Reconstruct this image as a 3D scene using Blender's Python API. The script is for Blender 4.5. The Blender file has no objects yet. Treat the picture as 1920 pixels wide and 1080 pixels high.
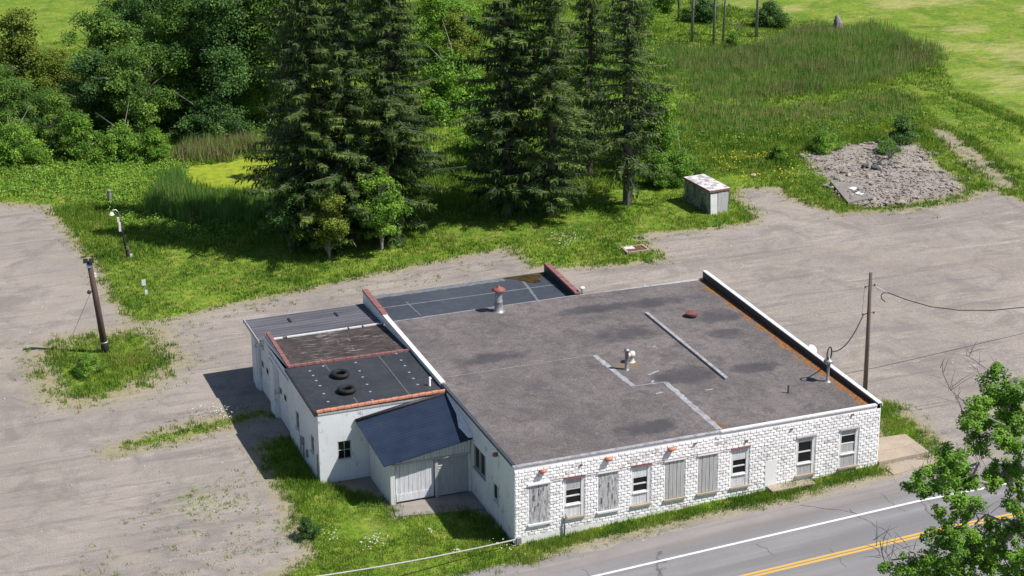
import bpy, bmesh, math, random
import numpy as np
from mathutils import Vector, Matrix
random.seed(7); RNG = np.random.default_rng(11)
S = bpy.context.scene
COL = S.collection

# ------------------------------------------------------------------ camera
CX, CY, CZ = -28.3886, -75.4101, 43.1625
YAW, PIT, ROLL, FPX = 0.359555, 0.361390, -0.0077350, 3689.855
_cy, _sy, _cp, _sp = math.cos(YAW), math.sin(YAW), math.cos(PIT), math.sin(PIT)
FW = Vector((_sy*_cp, _cy*_cp, -_sp)); RT = Vector((_cy, -_sy, 0)); UP = RT.cross(FW)
_c, _s = math.cos(ROLL), math.sin(ROLL)
RT, UP = RT*_c + UP*_s, -RT*_s + UP*_c
CAM = Vector((CX, CY, CZ))
cam_data = bpy.data.cameras.new('camera'); cam = bpy.data.objects.new('camera', cam_data); COL.objects.link(cam)
cam.matrix_world = Matrix(((RT.x, UP.x, -FW.x, CX), (RT.y, UP.y, -FW.y, CY), (RT.z, UP.z, -FW.z, CZ), (0, 0, 0, 1)))
cam_data.sensor_width = 36; cam_data.lens = FPX*36/1920; cam_data.clip_end = 3000; cam_data.clip_start = 1
S.camera = cam
# ------------------------------------------------------------------ light
SUN = Vector((0.60, -0.42, 1.0)).normalized()
W = bpy.data.worlds.new('World'); S.world = W; W.use_nodes = True
wt = W.node_tree; wt.nodes.clear()
sky = wt.nodes.new('ShaderNodeTexSky'); sky.sky_type = 'NISHITA'; sky.sun_disc = False
sky.sun_elevation = math.asin(SUN.z); sky.sun_rotation = math.atan2(SUN.x, SUN.y)
sky.air_density = 1.0; sky.dust_density = 0.6; sky.ozone_density = 1.0
bg = wt.nodes.new('ShaderNodeBackground'); bg.inputs[1].default_value = 0.075
wo = wt.nodes.new('ShaderNodeOutputWorld')
wt.links.new(sky.outputs[0], bg.inputs[0]); wt.links.new(bg.outputs[0], wo.inputs[0])
sl = bpy.data.lights.new('sun', 'SUN'); sl.energy = 5.0; sl.angle = math.radians(0.53); sl.color = (1.0, 0.95, 0.88)
so = bpy.data.objects.new('sun', sl); COL.objects.link(so)
so.rotation_mode = 'QUATERNION'; so.rotation_quaternion = SUN.to_track_quat('Z', 'Y')
S.view_settings.view_transform = 'Standard'; S.view_settings.look = 'None'
S.view_settings.exposure = 0.32; S.view_settings.gamma = 1
S.render.engine = 'CYCLES'
S.cycles.max_bounces = 6; S.cycles.diffuse_bounces = 3; S.cycles.transmission_bounces = 3; S.cycles.transparent_max_bounces = 6

# ------------------------------------------------------------------ geometry helpers
def gz(x): return 0.73*min(max(x/19.0, 0), 1)
def ray(u, v): return FW + RT*((u-960)/FPX) + UP*((540-v)/FPX)
def onax(u, v, ax, val):
    d = ray(u, v); t = (val-CAM[ax])/d[ax]; return CAM + d*t
def PX(u, v, x): return onax(u, v, 0, x)
def PY(u, v, y): return onax(u, v, 1, y)
def PZ(u, v, z): return onax(u, v, 2, z)
def G(u, v):
    z = 0
    for _ in range(20):
        p = PZ(u, v, z); z = gz(p.x)
    return p
def proj(P):
    d = P - CAM; w = d.dot(FW); return 960+FPX*d.dot(RT)/w, 540-FPX*d.dot(UP)/w

def link(name, me, mat=None, parent=None, loc=None):
    o = bpy.data.objects.new(name, me); COL.objects.link(o)
    if mat is not None and me is not None:
        if isinstance(mat, (list, tuple)):
            for m in mat: me.materials.append(m)
        else: me.materials.append(mat)
    if parent is not None: o.parent = parent
    if loc is not None: o.location = loc
    return o
def tag(o, label=None, cat=None, group=None, kind=None):
    if label: o['label'] = label
    if cat: o['category'] = cat
    if group: o['group'] = group
    if kind: o['kind'] = kind
    return o
def empty(name, loc=(0, 0, 0), label=None, cat=None, group=None):
    o = bpy.data.objects.new(name, None); COL.objects.link(o); o.location = loc
    return tag(o, label, cat, group)

class MB:
    """collects shapes; build() links them as one mesh"""
    def __init__(s): s.v = []; s.f = []; s.m = []
    def add(s, vs, fs, m=0):
        b = len(s.v); s.v += [tuple(v) for v in vs]; s.f += [tuple(b+i for i in f) for f in fs]; s.m += [m]*len(fs)
    def box(s, x0, x1, y0, y1, z0, z1, m=0):
        v = [(x, y, z) for z in (z0, z1) for y in (y0, y1) for x in (x0, x1)]
        s.add(v, [(0, 2, 3, 1), (4, 5, 7, 6), (0, 1, 5, 4), (2, 6, 7, 3), (0, 4, 6, 2), (1, 3, 7, 5)], m)
    def hexa(s, bot, top, m=0):
        """bot, top: four points each, counter-clockwise seen from above"""
        s.add(list(bot)+list(top), [(3, 2, 1, 0), (4, 5, 6, 7), (0, 1, 5, 4), (1, 2, 6, 5), (2, 3, 7, 6), (3, 0, 4, 7)], m)
    def slab(s, top, th, m=0):
        s.hexa([(p[0], p[1], p[2]-th) for p in top], top, m)
    def quad(s, a, b, c, d, m=0): s.add([a, b, c, d], [(0, 1, 2, 3)], m)
    def tube(s, pts, rad, n=8, m=0, cap=True):
        pts = [Vector(p) for p in pts]
        if not isinstance(rad, (list, tuple)): rad = [rad]*len(pts)
        rings = []
        for i, p in enumerate(pts):
            t = (pts[min(i+1, len(pts)-1)]-pts[max(i-1, 0)]).normalized()
            a = t.orthogonal().normalized() if i == 0 else (a - t*a.dot(t)).normalized()
            b = t.cross(a)
            rings.append([p + (a*math.cos(k*2*math.pi/n)+b*math.sin(k*2*math.pi/n))*rad[i] for k in range(n)])
        vs = [q for r in rings for q in r]; fs = []
        for i in range(len(pts)-1):
            for k in range(n):
                fs.append((i*n+k, i*n+(k+1) % n, (i+1)*n+(k+1) % n, (i+1)*n+k))
        if cap:
            fs.append(tuple(range(n-1, -1, -1))); L = (len(pts)-1)*n; fs.append(tuple(L+k for k in range(n)))
        s.add(vs, fs, m)
    def lathe(s, c, prof, n=20, m=0):
        vs = []; fs = []
        for r, z in prof:
            for k in range(n):
                a = k*2*math.pi/n; vs.append((c[0]+r*math.cos(a), c[1]+r*math.sin(a), c[2]+z))
        for i in range(len(prof)-1):
            for k in range(n): fs.append((i*n+k, i*n+(k+1) % n, (i+1)*n+(k+1) % n, (i+1)*n+k))
        s.add(vs, fs, m)
    def build(s, name, mat, parent=None, smooth=False, loc=None):
        me = bpy.data.meshes.new(name); me.from_pydata(s.v, [], s.f)
        o = link(name, me, mat, parent, loc)
        if any(s.m): me.polygons.foreach_set('material_index', s.m)
        if smooth: me.polygons.foreach_set('use_smooth', [True]*len(s.f))
        me.update(); return o

def npmesh(name, V, k, tint=None):
    """V: (N*k,3) vertices, polygons of k consecutive vertices"""
    V = np.ascontiguousarray(V, dtype=np.float32); n = len(V)//k
    me = bpy.data.meshes.new(name)
    me.vertices.add(len(V)); me.vertices.foreach_set('co', V.ravel())
    me.loops.add(len(V)); me.loops.foreach_set('vertex_index', np.arange(len(V), dtype=np.int32))
    me.polygons.add(n); me.polygons.foreach_set('loop_start', np.arange(0, n*k, k, dtype=np.int32))
    me.polygons.foreach_set('loop_total', np.full(n, k, dtype=np.int32))
    me.update(calc_edges=True)
    if tint is not None:
        at = me.attributes.new('tint', 'FLOAT', 'POINT'); at.data.foreach_set('value', np.repeat(tint, k).astype(np.float32))
    return me
def unit(a): return a/np.maximum(np.linalg.norm(a, axis=1, keepdims=True), 1e-9)
def rnd_unit(n):
    return unit(RNG.normal(size=(n, 3)))
def leaf_verts(C, N, size, aspect=0.7):
    """rhombic leaves at C facing N"""
    n = len(C); t = unit(np.cross(N, rnd_unit(n))); b = np.cross(N, t)
    s = np.asarray(size).reshape(-1, 1)*np.ones((n, 1))
    out = np.stack([C-t*s*.5, C+b*s*.5*aspect, C+t*s*.5, C-b*s*.5*aspect], axis=1)
    return out.reshape(-1, 3)
def card_verts(A, B, w, N):
    """elongated spray from A to B, width w, side direction from N"""
    d = B-A; sd = unit(np.cross(d, N)); w = np.asarray(w).reshape(-1, 1)*np.ones((len(A), 1)); M = A+d*.45
    return np.stack([A, M+sd*w*.5, B, M-sd*w*.5], axis=1).reshape(-1, 3)
def blade_verts(P, h, w, lean=.35, k=1):
    n = len(P); a = RNG.uniform(0, 2*np.pi, n); l = RNG.uniform(0, 2*np.pi, n); le = RNG.uniform(.1, 1, n)*lean*h
    sd = np.stack([np.cos(a), np.sin(a), a*0], 1)*(np.asarray(w)*.5).reshape(-1, 1)
    tip = P+np.stack([np.cos(l)*le, np.sin(l)*le, h*np.ones(n)], 1)
    return np.stack([P-sd, P+sd, tip], 1).reshape(-1, 3)

def sdist(P, poly):
    """signed distance (positive inside) of Nx2 points to a polygon"""
    P = np.asarray(P, float); d = np.full(len(P), 1e9); ins = np.zeros(len(P), bool); n = len(poly)
    for i in range(n):
        a = np.array(poly[i][:2]); b = np.array(poly[(i+1) % n][:2]); e = b-a; w = P-a
        t = np.clip((w@e)/max(e@e, 1e-9), 0, 1); d = np.minimum(d, np.linalg.norm(w-t[:, None]*e, axis=1))
        c = (a[1] > P[:, 1]) != (b[1] > P[:, 1])
        xx = e[0]*(P[:, 1]-a[1])/(e[1] if abs(e[1]) > 1e-9 else 1e-9)+a[0]
        ins ^= c & (P[:, 0] < xx)
    return np.where(ins, d, -d)
def vnoise(P, sc, seed=0):
    """smooth value noise 0..1 on 2D points"""
    r = np.random.default_rng(seed).random((64, 64)); q = np.asarray(P)*sc; i = np.floor(q).astype(int); f = q-i; f = f*f*(3-2*f)
    g = lambda a, b: r[(i[:, 0]+a) % 64, (i[:, 1]+b) % 64]
    return (g(0, 0)*(1-f[:, 0])+g(1, 0)*f[:, 0])*(1-f[:, 1])+(g(0, 1)*(1-f[:, 0])+g(1, 1)*f[:, 0])*f[:, 1]
def gzn(x): return .73*np.clip(x/19, 0, 1)
def pw(l): return [tuple(G(*c))[:2] for c in l]

# ------------------------------------------------------------------ material helpers
class NT:
    def __init__(s, name):
        s.m = bpy.data.materials.new(name); s.m.use_nodes = True; s.t = s.m.node_tree; s.t.nodes.clear()
        s.out = s.n('OutputMaterial'); s.b = s.n('BsdfPrincipled'); s.l(s.b.outputs[0], s.out.inputs[0])
        s.b.inputs['Specular IOR Level'].default_value = .3
    def n(s, k, **kw):
        x = s.t.nodes.new('ShaderNode'+k)
        for a, v in kw.items(): setattr(x, a, v)
        return x
    def l(s, a, b): s.t.links.new(a, b)
    def obj(s):
        if not hasattr(s, '_o'): s._o = s.n('TexCoord').outputs['Object']
        return s._o
    def map(s, scale=(1, 1, 1), rot=(0, 0, 0), src=None):
        m = s.n('Mapping'); m.inputs['Scale'].default_value = scale; m.inputs['Rotation'].default_value = rot
        s.l(src or s.obj(), m.inputs[0]); return m.outputs[0]
    def noise(s, sc, det=4, rough=.55, src=None, dist=0):
        x = s.n('TexNoise'); x.inputs['Scale'].default_value = sc; x.inputs['Detail'].default_value = det
        x.inputs['Roughness'].default_value = rough; x.inputs['Distortion'].default_value = dist
        s.l(src or s.obj(), x.inputs['Vector']); return x.outputs[0]
    def ramp(s, f, stops, interp='LINEAR'):
        r = s.n('ValToRGB'); cr = r.color_ramp; cr.interpolation = interp
        while len(cr.elements) < len(stops): cr.elements.new(.5)
        for e, (p, c) in zip(cr.elements, stops):
            e.position = p; e.color = (c, c, c, 1) if not isinstance(c, (tuple, list)) else (*c, 1)
        s.l(f, r.inputs[0]); return r.outputs[0]
    def mix(s, f, a, b, mode='MIX'):
        m = s.n('Mix'); m.data_type = 'RGBA'; m.blend_type = mode
        for v, i in ((f, 0), (a, 6), (b, 7)):
            if isinstance(v, (int, float)): m.inputs[i].default_value = v if i == 0 else (v, v, v, 1)
            elif isinstance(v, (tuple, list)): m.inputs[i].default_value = (*v, 1)
            else: s.l(v, m.inputs[i])
        return m.outputs[2]
    def math(s, op, a, b=0, clamp=False):
        m = s.n('Math'); m.operation = op; m.use_clamp = clamp
        for v, i in ((a, 0), (b, 1)):
            if isinstance(v, (int, float)): m.inputs[i].default_value = v
            else: s.l(v, m.inputs[i])
        return m.outputs[0]
    def attr(s, name):
        a = s.n('Attribute'); a.attribute_name = name; return a
    def color(s, c):
        if isinstance(c, (tuple, list)): s.b.inputs[0].default_value = (*c, 1)
        else: s.l(c, s.b.inputs[0])
    def rough(s, r):
        if isinstance(r, (int, float)): s.b.inputs['Roughness'].default_value = r
        else: s.l(r, s.b.inputs['Roughness'])
    def bump(s, h, strength=.3, dist=.02):
        b = s.n('Bump'); b.inputs['Strength'].default_value = strength; b.inputs['Distance'].default_value = dist
        s.l(h, b.inputs['Height']); s.l(b.outputs[0], s.b.inputs['Normal'])

def simple(name, c1, c2=None, sc=3, rough=.8, streak=(1, 1, 1), metal=0, lo=.35, hi=.7, bump=0, fine=None):
    t = NT(name); c2 = c2 or tuple(x*.75 for x in c1)
    f = t.noise(sc, 6, .65, src=t.map(streak))
    c = t.mix(t.ramp(f, [(lo, 0.), (hi, 1.)]), c1, c2)
    if fine:
        c = t.mix(t.ramp(t.noise(fine, 3, .7), [(.3, 0.), (.75, 1.)]), c, t.mix(1.0, c, (.6, .6, .6), 'MULTIPLY'))
    t.color(c); t.rough(rough); t.b.inputs['Metallic'].default_value = metal
    if bump: t.bump(f, bump)
    return t.m

def foliage(name, stops, trans=.3, rough=.6, nsc=.25, nmix=.25):
    """colour by the leaf's own tint, leaves let some light through"""
    t = NT(name); a = t.attr('tint').outputs['Fac']
    oi = t.n('ObjectInfo').outputs['Random']
    v = t.math('ADD', a, t.math('MULTIPLY', t.math('SUBTRACT', t.noise(nsc, 3), .5), nmix*2))
    v = t.math('ADD', v, t.math('MULTIPLY', t.math('SUBTRACT', oi, .5), .14))
    c = t.ramp(v, stops); t.color(c); t.rough(rough); t.b.inputs['Specular IOR Level'].default_value = .25
    tr = t.n('BsdfTranslucent'); t.l(t.mix(1.0, c, (1.3, 1.35, .75), 'MULTIPLY'), tr.inputs[0])
    mx = t.n('MixShader'); mx.inputs[0].default_value = trans
    t.l(t.b.outputs[0], mx.inputs[1]); t.l(tr.outputs[0], mx.inputs[2]); t.l(mx.outputs[0], t.out.inputs[0])
    return t.m

M = {}
M['spruce'] = foliage('spruce_needles', [(0, (.024, .052, .018)), (.5, (.080, .138, .036)), (1, (.24, .32, .075))], .3)
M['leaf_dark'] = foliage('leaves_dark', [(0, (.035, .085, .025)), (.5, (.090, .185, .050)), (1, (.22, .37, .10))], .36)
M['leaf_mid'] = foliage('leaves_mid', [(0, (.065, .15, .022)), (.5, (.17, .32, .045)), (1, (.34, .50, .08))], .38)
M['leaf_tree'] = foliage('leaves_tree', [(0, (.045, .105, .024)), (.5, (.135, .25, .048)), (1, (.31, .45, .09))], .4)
M['leaf_yellow'] = foliage('leaves_yellow', [(0, (.07, .11, .02)), (.5, (.18, .24, .035)), (1, (.32, .38, .07))], .32)
M['maple'] = foliage('leaves_maple', [(0, (.05, .12, .015)), (.5, (.12, .26, .028)), (1, (.26, .44, .06))], .32, nsc=.9)
M['grass'] = foliage('grass_blades', [(0, (.045, .110, .018)), (.4, (.125, .235, .030)), (.75, (.26, .335, .055)), (1, (.41, .34, .16))], .32, nsc=.45, nmix=.62)
M['reed'] = foliage('reed_blades', [(0, (.060, .155, .035)), (.45, (.14, .28, .060)), (.75, (.25, .32, .10)), (1, (.38, .30, .19))], .35, nsc=.12, nmix=.3)
M['drygrass'] = foliage('dry_reed_blades', [(0, (.11, .13, .05)), (.5, (.24, .20, .11)), (1, (.36, .29, .18))], .2)
M['flower_y'] = foliage('yellow_petals', [(0, (.45, .38, .03)), (1, (.65, .55, .05))], .2)
M['flower_w'] = foliage('white_petals', [(0, (.5, .52, .4)), (1, (.75, .75, .65))], .2)
M['bark'] = simple('bark', (.10, .085, .07), (.045, .038, .032), 6, .95, (1, 1, .25), bump=.5)
M['bark_spruce'] = simple('spruce_bark', (.16, .145, .135), (.08, .07, .065), 6, .95, (1, 1, .25), bump=.5)
M['bark_grey'] = simple('grey_bark', (.30, .28, .27), (.16, .14, .13), 6, .9, (1, 1, .2), bump=.4)
M['wood_pole'] = simple('pole_wood', (.105, .070, .058), (.055, .04, .035), 8, .85, (1, 1, .1), bump=.3)
M['wood_pole2'] = simple('pole_wood_brown', (.16, .125, .10), (.08, .06, .05), 8, .85, (1, 1, .1), bump=.3)
M['black'] = simple('black_plastic', (.02, .02, .022), (.04, .04, .042), 5, .5)
M['rubber'] = simple('tyre_rubber', (.010, .010, .011), (.022, .022, .023), 9, .7)
M['white'] = simple('white_paint', (.74, .75, .76), (.55, .56, .57), 4, .6)
M['whitemetal'] = simple('white_metal', (.80, .80, .80), (.55, .55, .54), 7, .45)
M['grey_metal'] = simple('galvanised', (.36, .37, .38), (.20, .20, .20), 6, .45, metal=.4)
M['concrete'] = simple('concrete', (.47, .39, .30), (.36, .30, .235), 1.2, .9, bump=.2, fine=18)
M['concrete_grey'] = simple('grey_concrete', (.36, .325, .30), (.26, .235, .22), 1.2, .9, bump=.2, fine=18)
M['orange'] = simple('orange_tile', (.50, .21, .13), (.32, .13, .09), 3, .7, lo=.45, hi=.75)
M['redtile'] = simple('weathered_red_tile', (.28, .12, .115), (.17, .085, .085), 5, .75, lo=.4, hi=.65)
M['redcap'] = simple('rusty_red_cap', (.30, .085, .07), (.20, .10, .09), 5, .6)
M['rust'] = simple('rusty_iron', (.11, .04, .03), (.18, .09, .06), 4, .8)
M['glass'] = (lambda t: (t.color((.012, .013, .015)), t.rough(.12), t.m)[-1])(NT('dark_window_glass'))

# white painted masonry with flaking paint
def paint_mat(name, base, under, dirt, sc=1.6, amt=.62):
    t = NT(name)
    f = t.noise(sc, 8, .72, src=t.map((1, 1, .6)))
    c = t.mix(t.ramp(t.noise(.5, 4), [(.35, 0.), (.75, 1.)]), base, tuple(x*.86 for x in base))
    c = t.mix(t.ramp(f, [(amt, 0.), (amt+.04, 1.)]), c, under)
    g = t.noise(2.2, 6, .7, src=t.map((1.5, 1.5, .25)))
    c = t.mix(t.ramp(g, [(.55, 0.), (.8, .55)]), c, dirt)
    t.color(c); t.rough(.75); t.bump(t.noise(14, 5), .25, .02); return t.m
M['wall_paint'] = paint_mat('painted_wall', (.735, .76, .80), (.40, .41, .43), (.40, .40, .39), 2.2, .585)
M['block_paint'] = paint_mat('painted_rock_face_block', (.83, .82, .83), (.48, .40, .38), (.50, .49, .50), 5, .68)
M['plank_white'] = (lambda t: (t.color(t.mix(t.ramp(t.noise(3, 6, .7, src=t.map((5, 5, .35))), [(.42, 0.), (.66, 1.)]), (.70, .72, .75), (.46, .47, .50))), t.rough(.8), t.m)[-1])(NT('white_planks'))
M['wood_grey'] = (lambda t: (t.color(t.mix(t.ramp(t.noise(3, 7, .75, src=t.map((6, 6, .8)), dist=.8), [(.40, 0.), (.60, 1.)]), (.58, .58, .60), (.20, .20, .21))), t.rough(.85), t.m)[-1])(NT('flaking_grey_plywood'))
M['wood_grey2'] = (lambda t: (t.color(t.mix(t.ramp(t.noise(3, 6, .7, src=t.map((7, 7, .5))), [(.35, 0.), (.7, 1.)]), (.50, .50, .51), (.30, .30, .31))), t.rough(.85), t.m)[-1])(NT('weathered_grey_boards'))
def roll_roof(name, c1, c2, c3):
    t = NT(name)
    c = t.mix(t.ramp(t.noise(.35, 5, .6), [(.35, 0.), (.7, 1.)]), c1, c2)
    c = t.mix(t.ramp(t.noise(2.5, 7, .75), [(.5, 0.), (.85, .6)]), c, c3)
    t.color(c); t.rough(.55); t.bump(t.noise(1.5, 4), .15, .03); return t.m
M['epdm'] = roll_roof('black_rubber_roofing', (.030, .034, .042), (.046, .050, .060), (.09, .095, .105))
M['epdm_grey'] = roll_roof('grey_rubber_roofing', (.045, .053, .070), (.062, .071, .088), (.12, .13, .145))
M['bluemetal'] = (lambda t: (t.color(t.mix(t.ramp(t.noise(1.2, 4), [(.3, 0.), (.7, 1.)]), (.014, .024, .052), (.022, .036, .068))), t.rough(.5), t.m)[-1])(NT('dark_blue_metal_roofing'))
def grey_roof():
    t = NT('grey_metal_roofing')
    c = t.mix(t.ramp(t.noise(.6, 5, .7, src=t.map((.35, 3, 1))), [(.4, 0.), (.68, 1.)]), (.14, .14, .165), (.085, .082, .095))
    c = t.mix(t.ramp(t.noise(.45, 3), [(.55, 0.), (.7, .6)]), c, (.09, .08, .09))
    t.color(c); t.rough(.5); return t.m
M['greyroof'] = grey_roof()
def tar_roof():
    t = NT('old_tar_roofing')
    c = t.mix(t.ramp(t.noise(1.1, 6, .7), [(.4, 0.), (.7, 1.)]), (.035, .028, .028), (.085, .065, .062))
    w1 = t.ramp(t.noise(3.2, 5, .8, src=t.map((.35, 2.2, 1))), [(.53, 0.), (.62, 1.)])
    w1 = t.math('MAXIMUM', w1, t.ramp(t.noise(3.2, 5, .8, src=t.map((2.4, .4, 1))), [(.60, 0.), (.67, 1.)]))
    c = t.mix(t.math('MULTIPLY', w1, t.ramp(t.noise(.8, 3), [(.45, .05), (.62, .8)])), c, (.36, .34, .34))
    t.color(c); t.rough(.8); t.bump(t.noise(8, 5), .3, .03); return t.m
M['tar'] = tar_roof()

# gravel-and-tar main roof (object coordinates are metres)
def main_roof():
    t = NT('gravel_roofing'); o = t.obj()
    sep = t.n('SeparateXYZ'); t.l(o, sep.inputs[0]); X, Y = sep.outputs[0], sep.outputs[1]
    c = t.mix(t.ramp(t.noise(.33, 5, .6), [(.35, 0.), (.68, 1.)]), (.118, .110, .112), (.180, .165, .163))
    c = t.mix(t.ramp(t.noise(1.3, 6, .7), [(.46, 0.), (.72, .7)]), c, (.075, .070, .076))
    c = t.mix(t.ramp(t.noise(11, 5, .85), [(.36, 0.), (.66, 1.)]), t.mix(1., c, (.60, .59, .60), 'MULTIPLY'), t.mix(1., c, (1.55, 1.50, 1.48), 'MULTIPLY'))
    c = t.mix(t.ramp(t.noise(45, 2, .8), [(.3, 0.), (.7, 1.)]), t.mix(1., c, (.62, .62, .63), 'MULTIPLY'), t.mix(1., c, (1.38, 1.35, 1.33), 'MULTIPLY'))
    c = t.mix(t.ramp(t.noise(.9, 7, .75, src=t.map((.4, 1.6, 1), (0, 0, .2)), dist=.8), [(.60, 0.), (.70, .6)]), c, (.06, .055, .058))
    c = t.mix(t.ramp(t.noise(.95, 6, .7, dist=.5), [(.34, .75), (.5, 0.)]), c, (.085, .078, .088))
    c = t.mix(t.ramp(t.noise(1.9, 6, .75), [(.56, 0.), (.72, .7)]), c, (.245, .215, .20))
    def ell(cx, cy, rx, ry, soft=.5):
        dx = t.math('DIVIDE', t.math('SUBTRACT', X, cx), rx); dy = t.math('DIVIDE', t.math('SUBTRACT', Y, cy), ry)
        d = t.math('ADD', t.math('MULTIPLY', dx, dx), t.math('MULTIPLY', dy, dy))
        d = t.math('ADD', d, t.math('MULTIPLY', t.math('SUBTRACT', t.noise(.7, 7, .7), .5), 3.0))
        return t.ramp(d, [(.2, 1.), (1.5, 0.)])
    for e in ((11.0, 13.2, 2.3, 1.3), (17.0, 13.7, 1.9, 1.1), (13.9, 16.8, 3.6, .8), (10.8, 17.0, 2.4, .7), (11.8, 6.9, 2.2, 1.1), (7.4, 1.7, 2.0, .8), (16.2, 11.3, 1.3, .8), (3.5, 12.5, 2.5, .8), (15.5, 6.5, 1.6, .8)):
        c = t.mix(t.math('MULTIPLY', ell(*e), .72), c, (.045, .046, .056))
    c = t.mix(t.math('MULTIPLY', ell(9.55, 9.0, .8, .75), .75), c, (.20, .15, .10))
    # orange moss along the parapet, some by the low curb
    edge = t.math('SUBTRACT', 18.78, X)
    pat = t.math('ADD', t.math('MULTIPLY', edge, .9), t.math('MULTIPLY', t.math('SUBTRACT', t.noise(1.1, 5, .7), .5), 2.2))
    moss = t.ramp(pat, [(.30, 1.), (.48, 0.)])
    e2 = t.math('SUBTRACT', X, 10.56); p2 = t.math('ADD', t.math('MULTIPLY', e2, 1.6), t.math('MULTIPLY', Y, .35))
    p2 = t.math('ADD', p2, t.math('MULTIPLY', t.math('SUBTRACT', t.noise(1.6, 5, .7), .5), 1.6))
    m2 = t.math('MULTIPLY', t.ramp(p2, [(.3, 1.), (.62, 0.)]), t.math('GREATER_THAN', e2, 0))
    mc = t.ramp(t.noise(6, 3), [(.3, (.10, .05, .025)), (.6, (.30, .14, .05))])
    c = t.mix(moss, c, mc); c = t.mix(t.math('MULTIPLY', m2, .8), c, t.mix(1., mc, (.7, .6, .6), 'MULTIPLY'))
    t.color(c); t.rough(.9); t.bump(t.noise(26, 4, .8), .8, .03); return t.m
M['roof'] = main_roof()
M['plate'] = simple('pale_plate', (.30, .31, .33), (.2, .2, .21), 5, .6)
def flash_mat():
    t = NT('worn_silver_coating')
    c = t.mix(t.ramp(t.noise(2.5, 6, .75), [(.38, 0.), (.62, 1.)]), (.40, .41, .44), (.20, .19, .20)); t.color(c); t.rough(.6); return t.m
M['flash'] = flash_mat()

# ------------------------------------------------------------------ ground
LAWN = [  # outlines of grass against gravel, in metres
    pw([(-60, 378), (90, 385), (130, 430), (185, 500), (212, 560), (250, 602), (300, 602), (420, 573), (560, 543), (700, 513), (830, 488), (905, 472), (958, 463), (1000, 498), (1060, 502), (1180, 494), (1243, 485), (1222, 468), (1190, 442), (1225, 436), (1330, 428), (1412, 415), (1408, 395), (1372, 372), (1390, 352), (1460, 352), (1500, 378), (1575, 398), (1620, 396), (1700, 392), (1800, 376), (1850, 352), (1920, 376), (2100, 430)]) + [(110, 60), (900, 60), (900, 900), (-700, 900), (-700, 64), (-40, 62)],
    pw([(82, 662), (130, 637), (200, 627), (285, 622), (318, 682), (290, 705), (240, 735), (150, 753), (104, 742), (92, 700)]),
    pw([(205, 846), (300, 812), (420, 785), (500, 770), (505, 778), (430, 797), (330, 824), (215, 848)]),
    pw([(488, 838), (545, 820), (570, 850), (600, 905), (735, 950), (735, 972), (850, 950), (966, 1000), (1645, 850), (1662, 884), (1560, 908), (1480, 932), (1300, 968), (1150, 1000), (1040, 1035), (930, 1066), (850, 1086), (780, 1130), (500, 1130), (520, 1085), (590, 1045), (572, 1000), (540, 940), (505, 880)]),
    pw([(1652, 764), (1680, 770), (1725, 815), (1735, 832), (1652, 832)]),
    pw([(1640, 755), (1680, 765), (1760, 835), (1775, 870), (1750, 862), (1700, 818), (1650, 775)]),
]
RUBBLE = pw([(1495, 290), (1560, 275), (1640, 268), (1720, 270), (1760, 310), (1820, 355), (1800, 370), (1700, 385), (1620, 390), (1590, 385), (1550, 345)])
BARE = pw([(1755, 225), (1830, 262), (1930, 345), (1930, 372), (1850, 352), (1790, 310), (1720, 245)])
BARE2 = pw([(1190, 442), (1230, 452), (1260, 440), (1330, 428), (1225, 434)])
ROADY = [(-1.9, -14.5)]
POND = pw([(345, 320), (360, 308), (430, 302), (470, 292), (500, 288), (520, 298), (520, 335), (490, 352), (460, 358), (420, 356), (385, 350), (355, 340)])
HOUSE = [(-6.62, 9.44), (0, 9.44), (0, 0), (19.04, 0), (19.04, 19.2), (11.2, 19.2), (11.2, 24), (0, 24), (0, 23.2), (-6.62, 23.2)]
GARAGE = [(-4.1, 5.95), (0, 5.95), (0, 9.44), (-4.1, 9.44)]
def lawn_sd(P):
    d = np.max(np.stack([sdist(P, q)*(.45 if i == 1 else 1)-(.1 if i == 1 else 0) for i, q in enumerate(LAWN)]), 0)
    d = np.minimum(d, -sdist(P, RUBBLE)); d = np.minimum(d, .7-sdist(P, BARE)*.7); return d
STRAW = pw([(1770, 85), (1860, 70), (1930, 100), (1990, 190), (1900, 200), (1790, 165)])
def dry_amount(P):
    d = sdist(P, STRAW); far = (P[:, 1] > 70) & (P[:, 0] > 45)
    n = vnoise(P*np.array([.5, 1.]), .35, 3)
    a = np.clip((d+4)/10, 0, 1)*.62
    upper = sdist(P, pw([(1340, -20), (1340, 12), (1480, 38), (1690, 60), (1770, 130), (1790, 170), (1990, 260), (2100, 200), (2100, -20)]))
    bw = sdist(P, pw([(1700, 215), (1770, 205), (1940, 320), (1940, 385), (1840, 372), (1780, 330), (1740, 262)]))
    a = np.maximum(a, np.clip((bw+1.5)/4, 0, 1)*.55)
    return np.maximum(a, np.clip((upper+2)/5, 0, 1)*np.clip(.34+(n-.4)*1.3, .2, .8))
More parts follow.
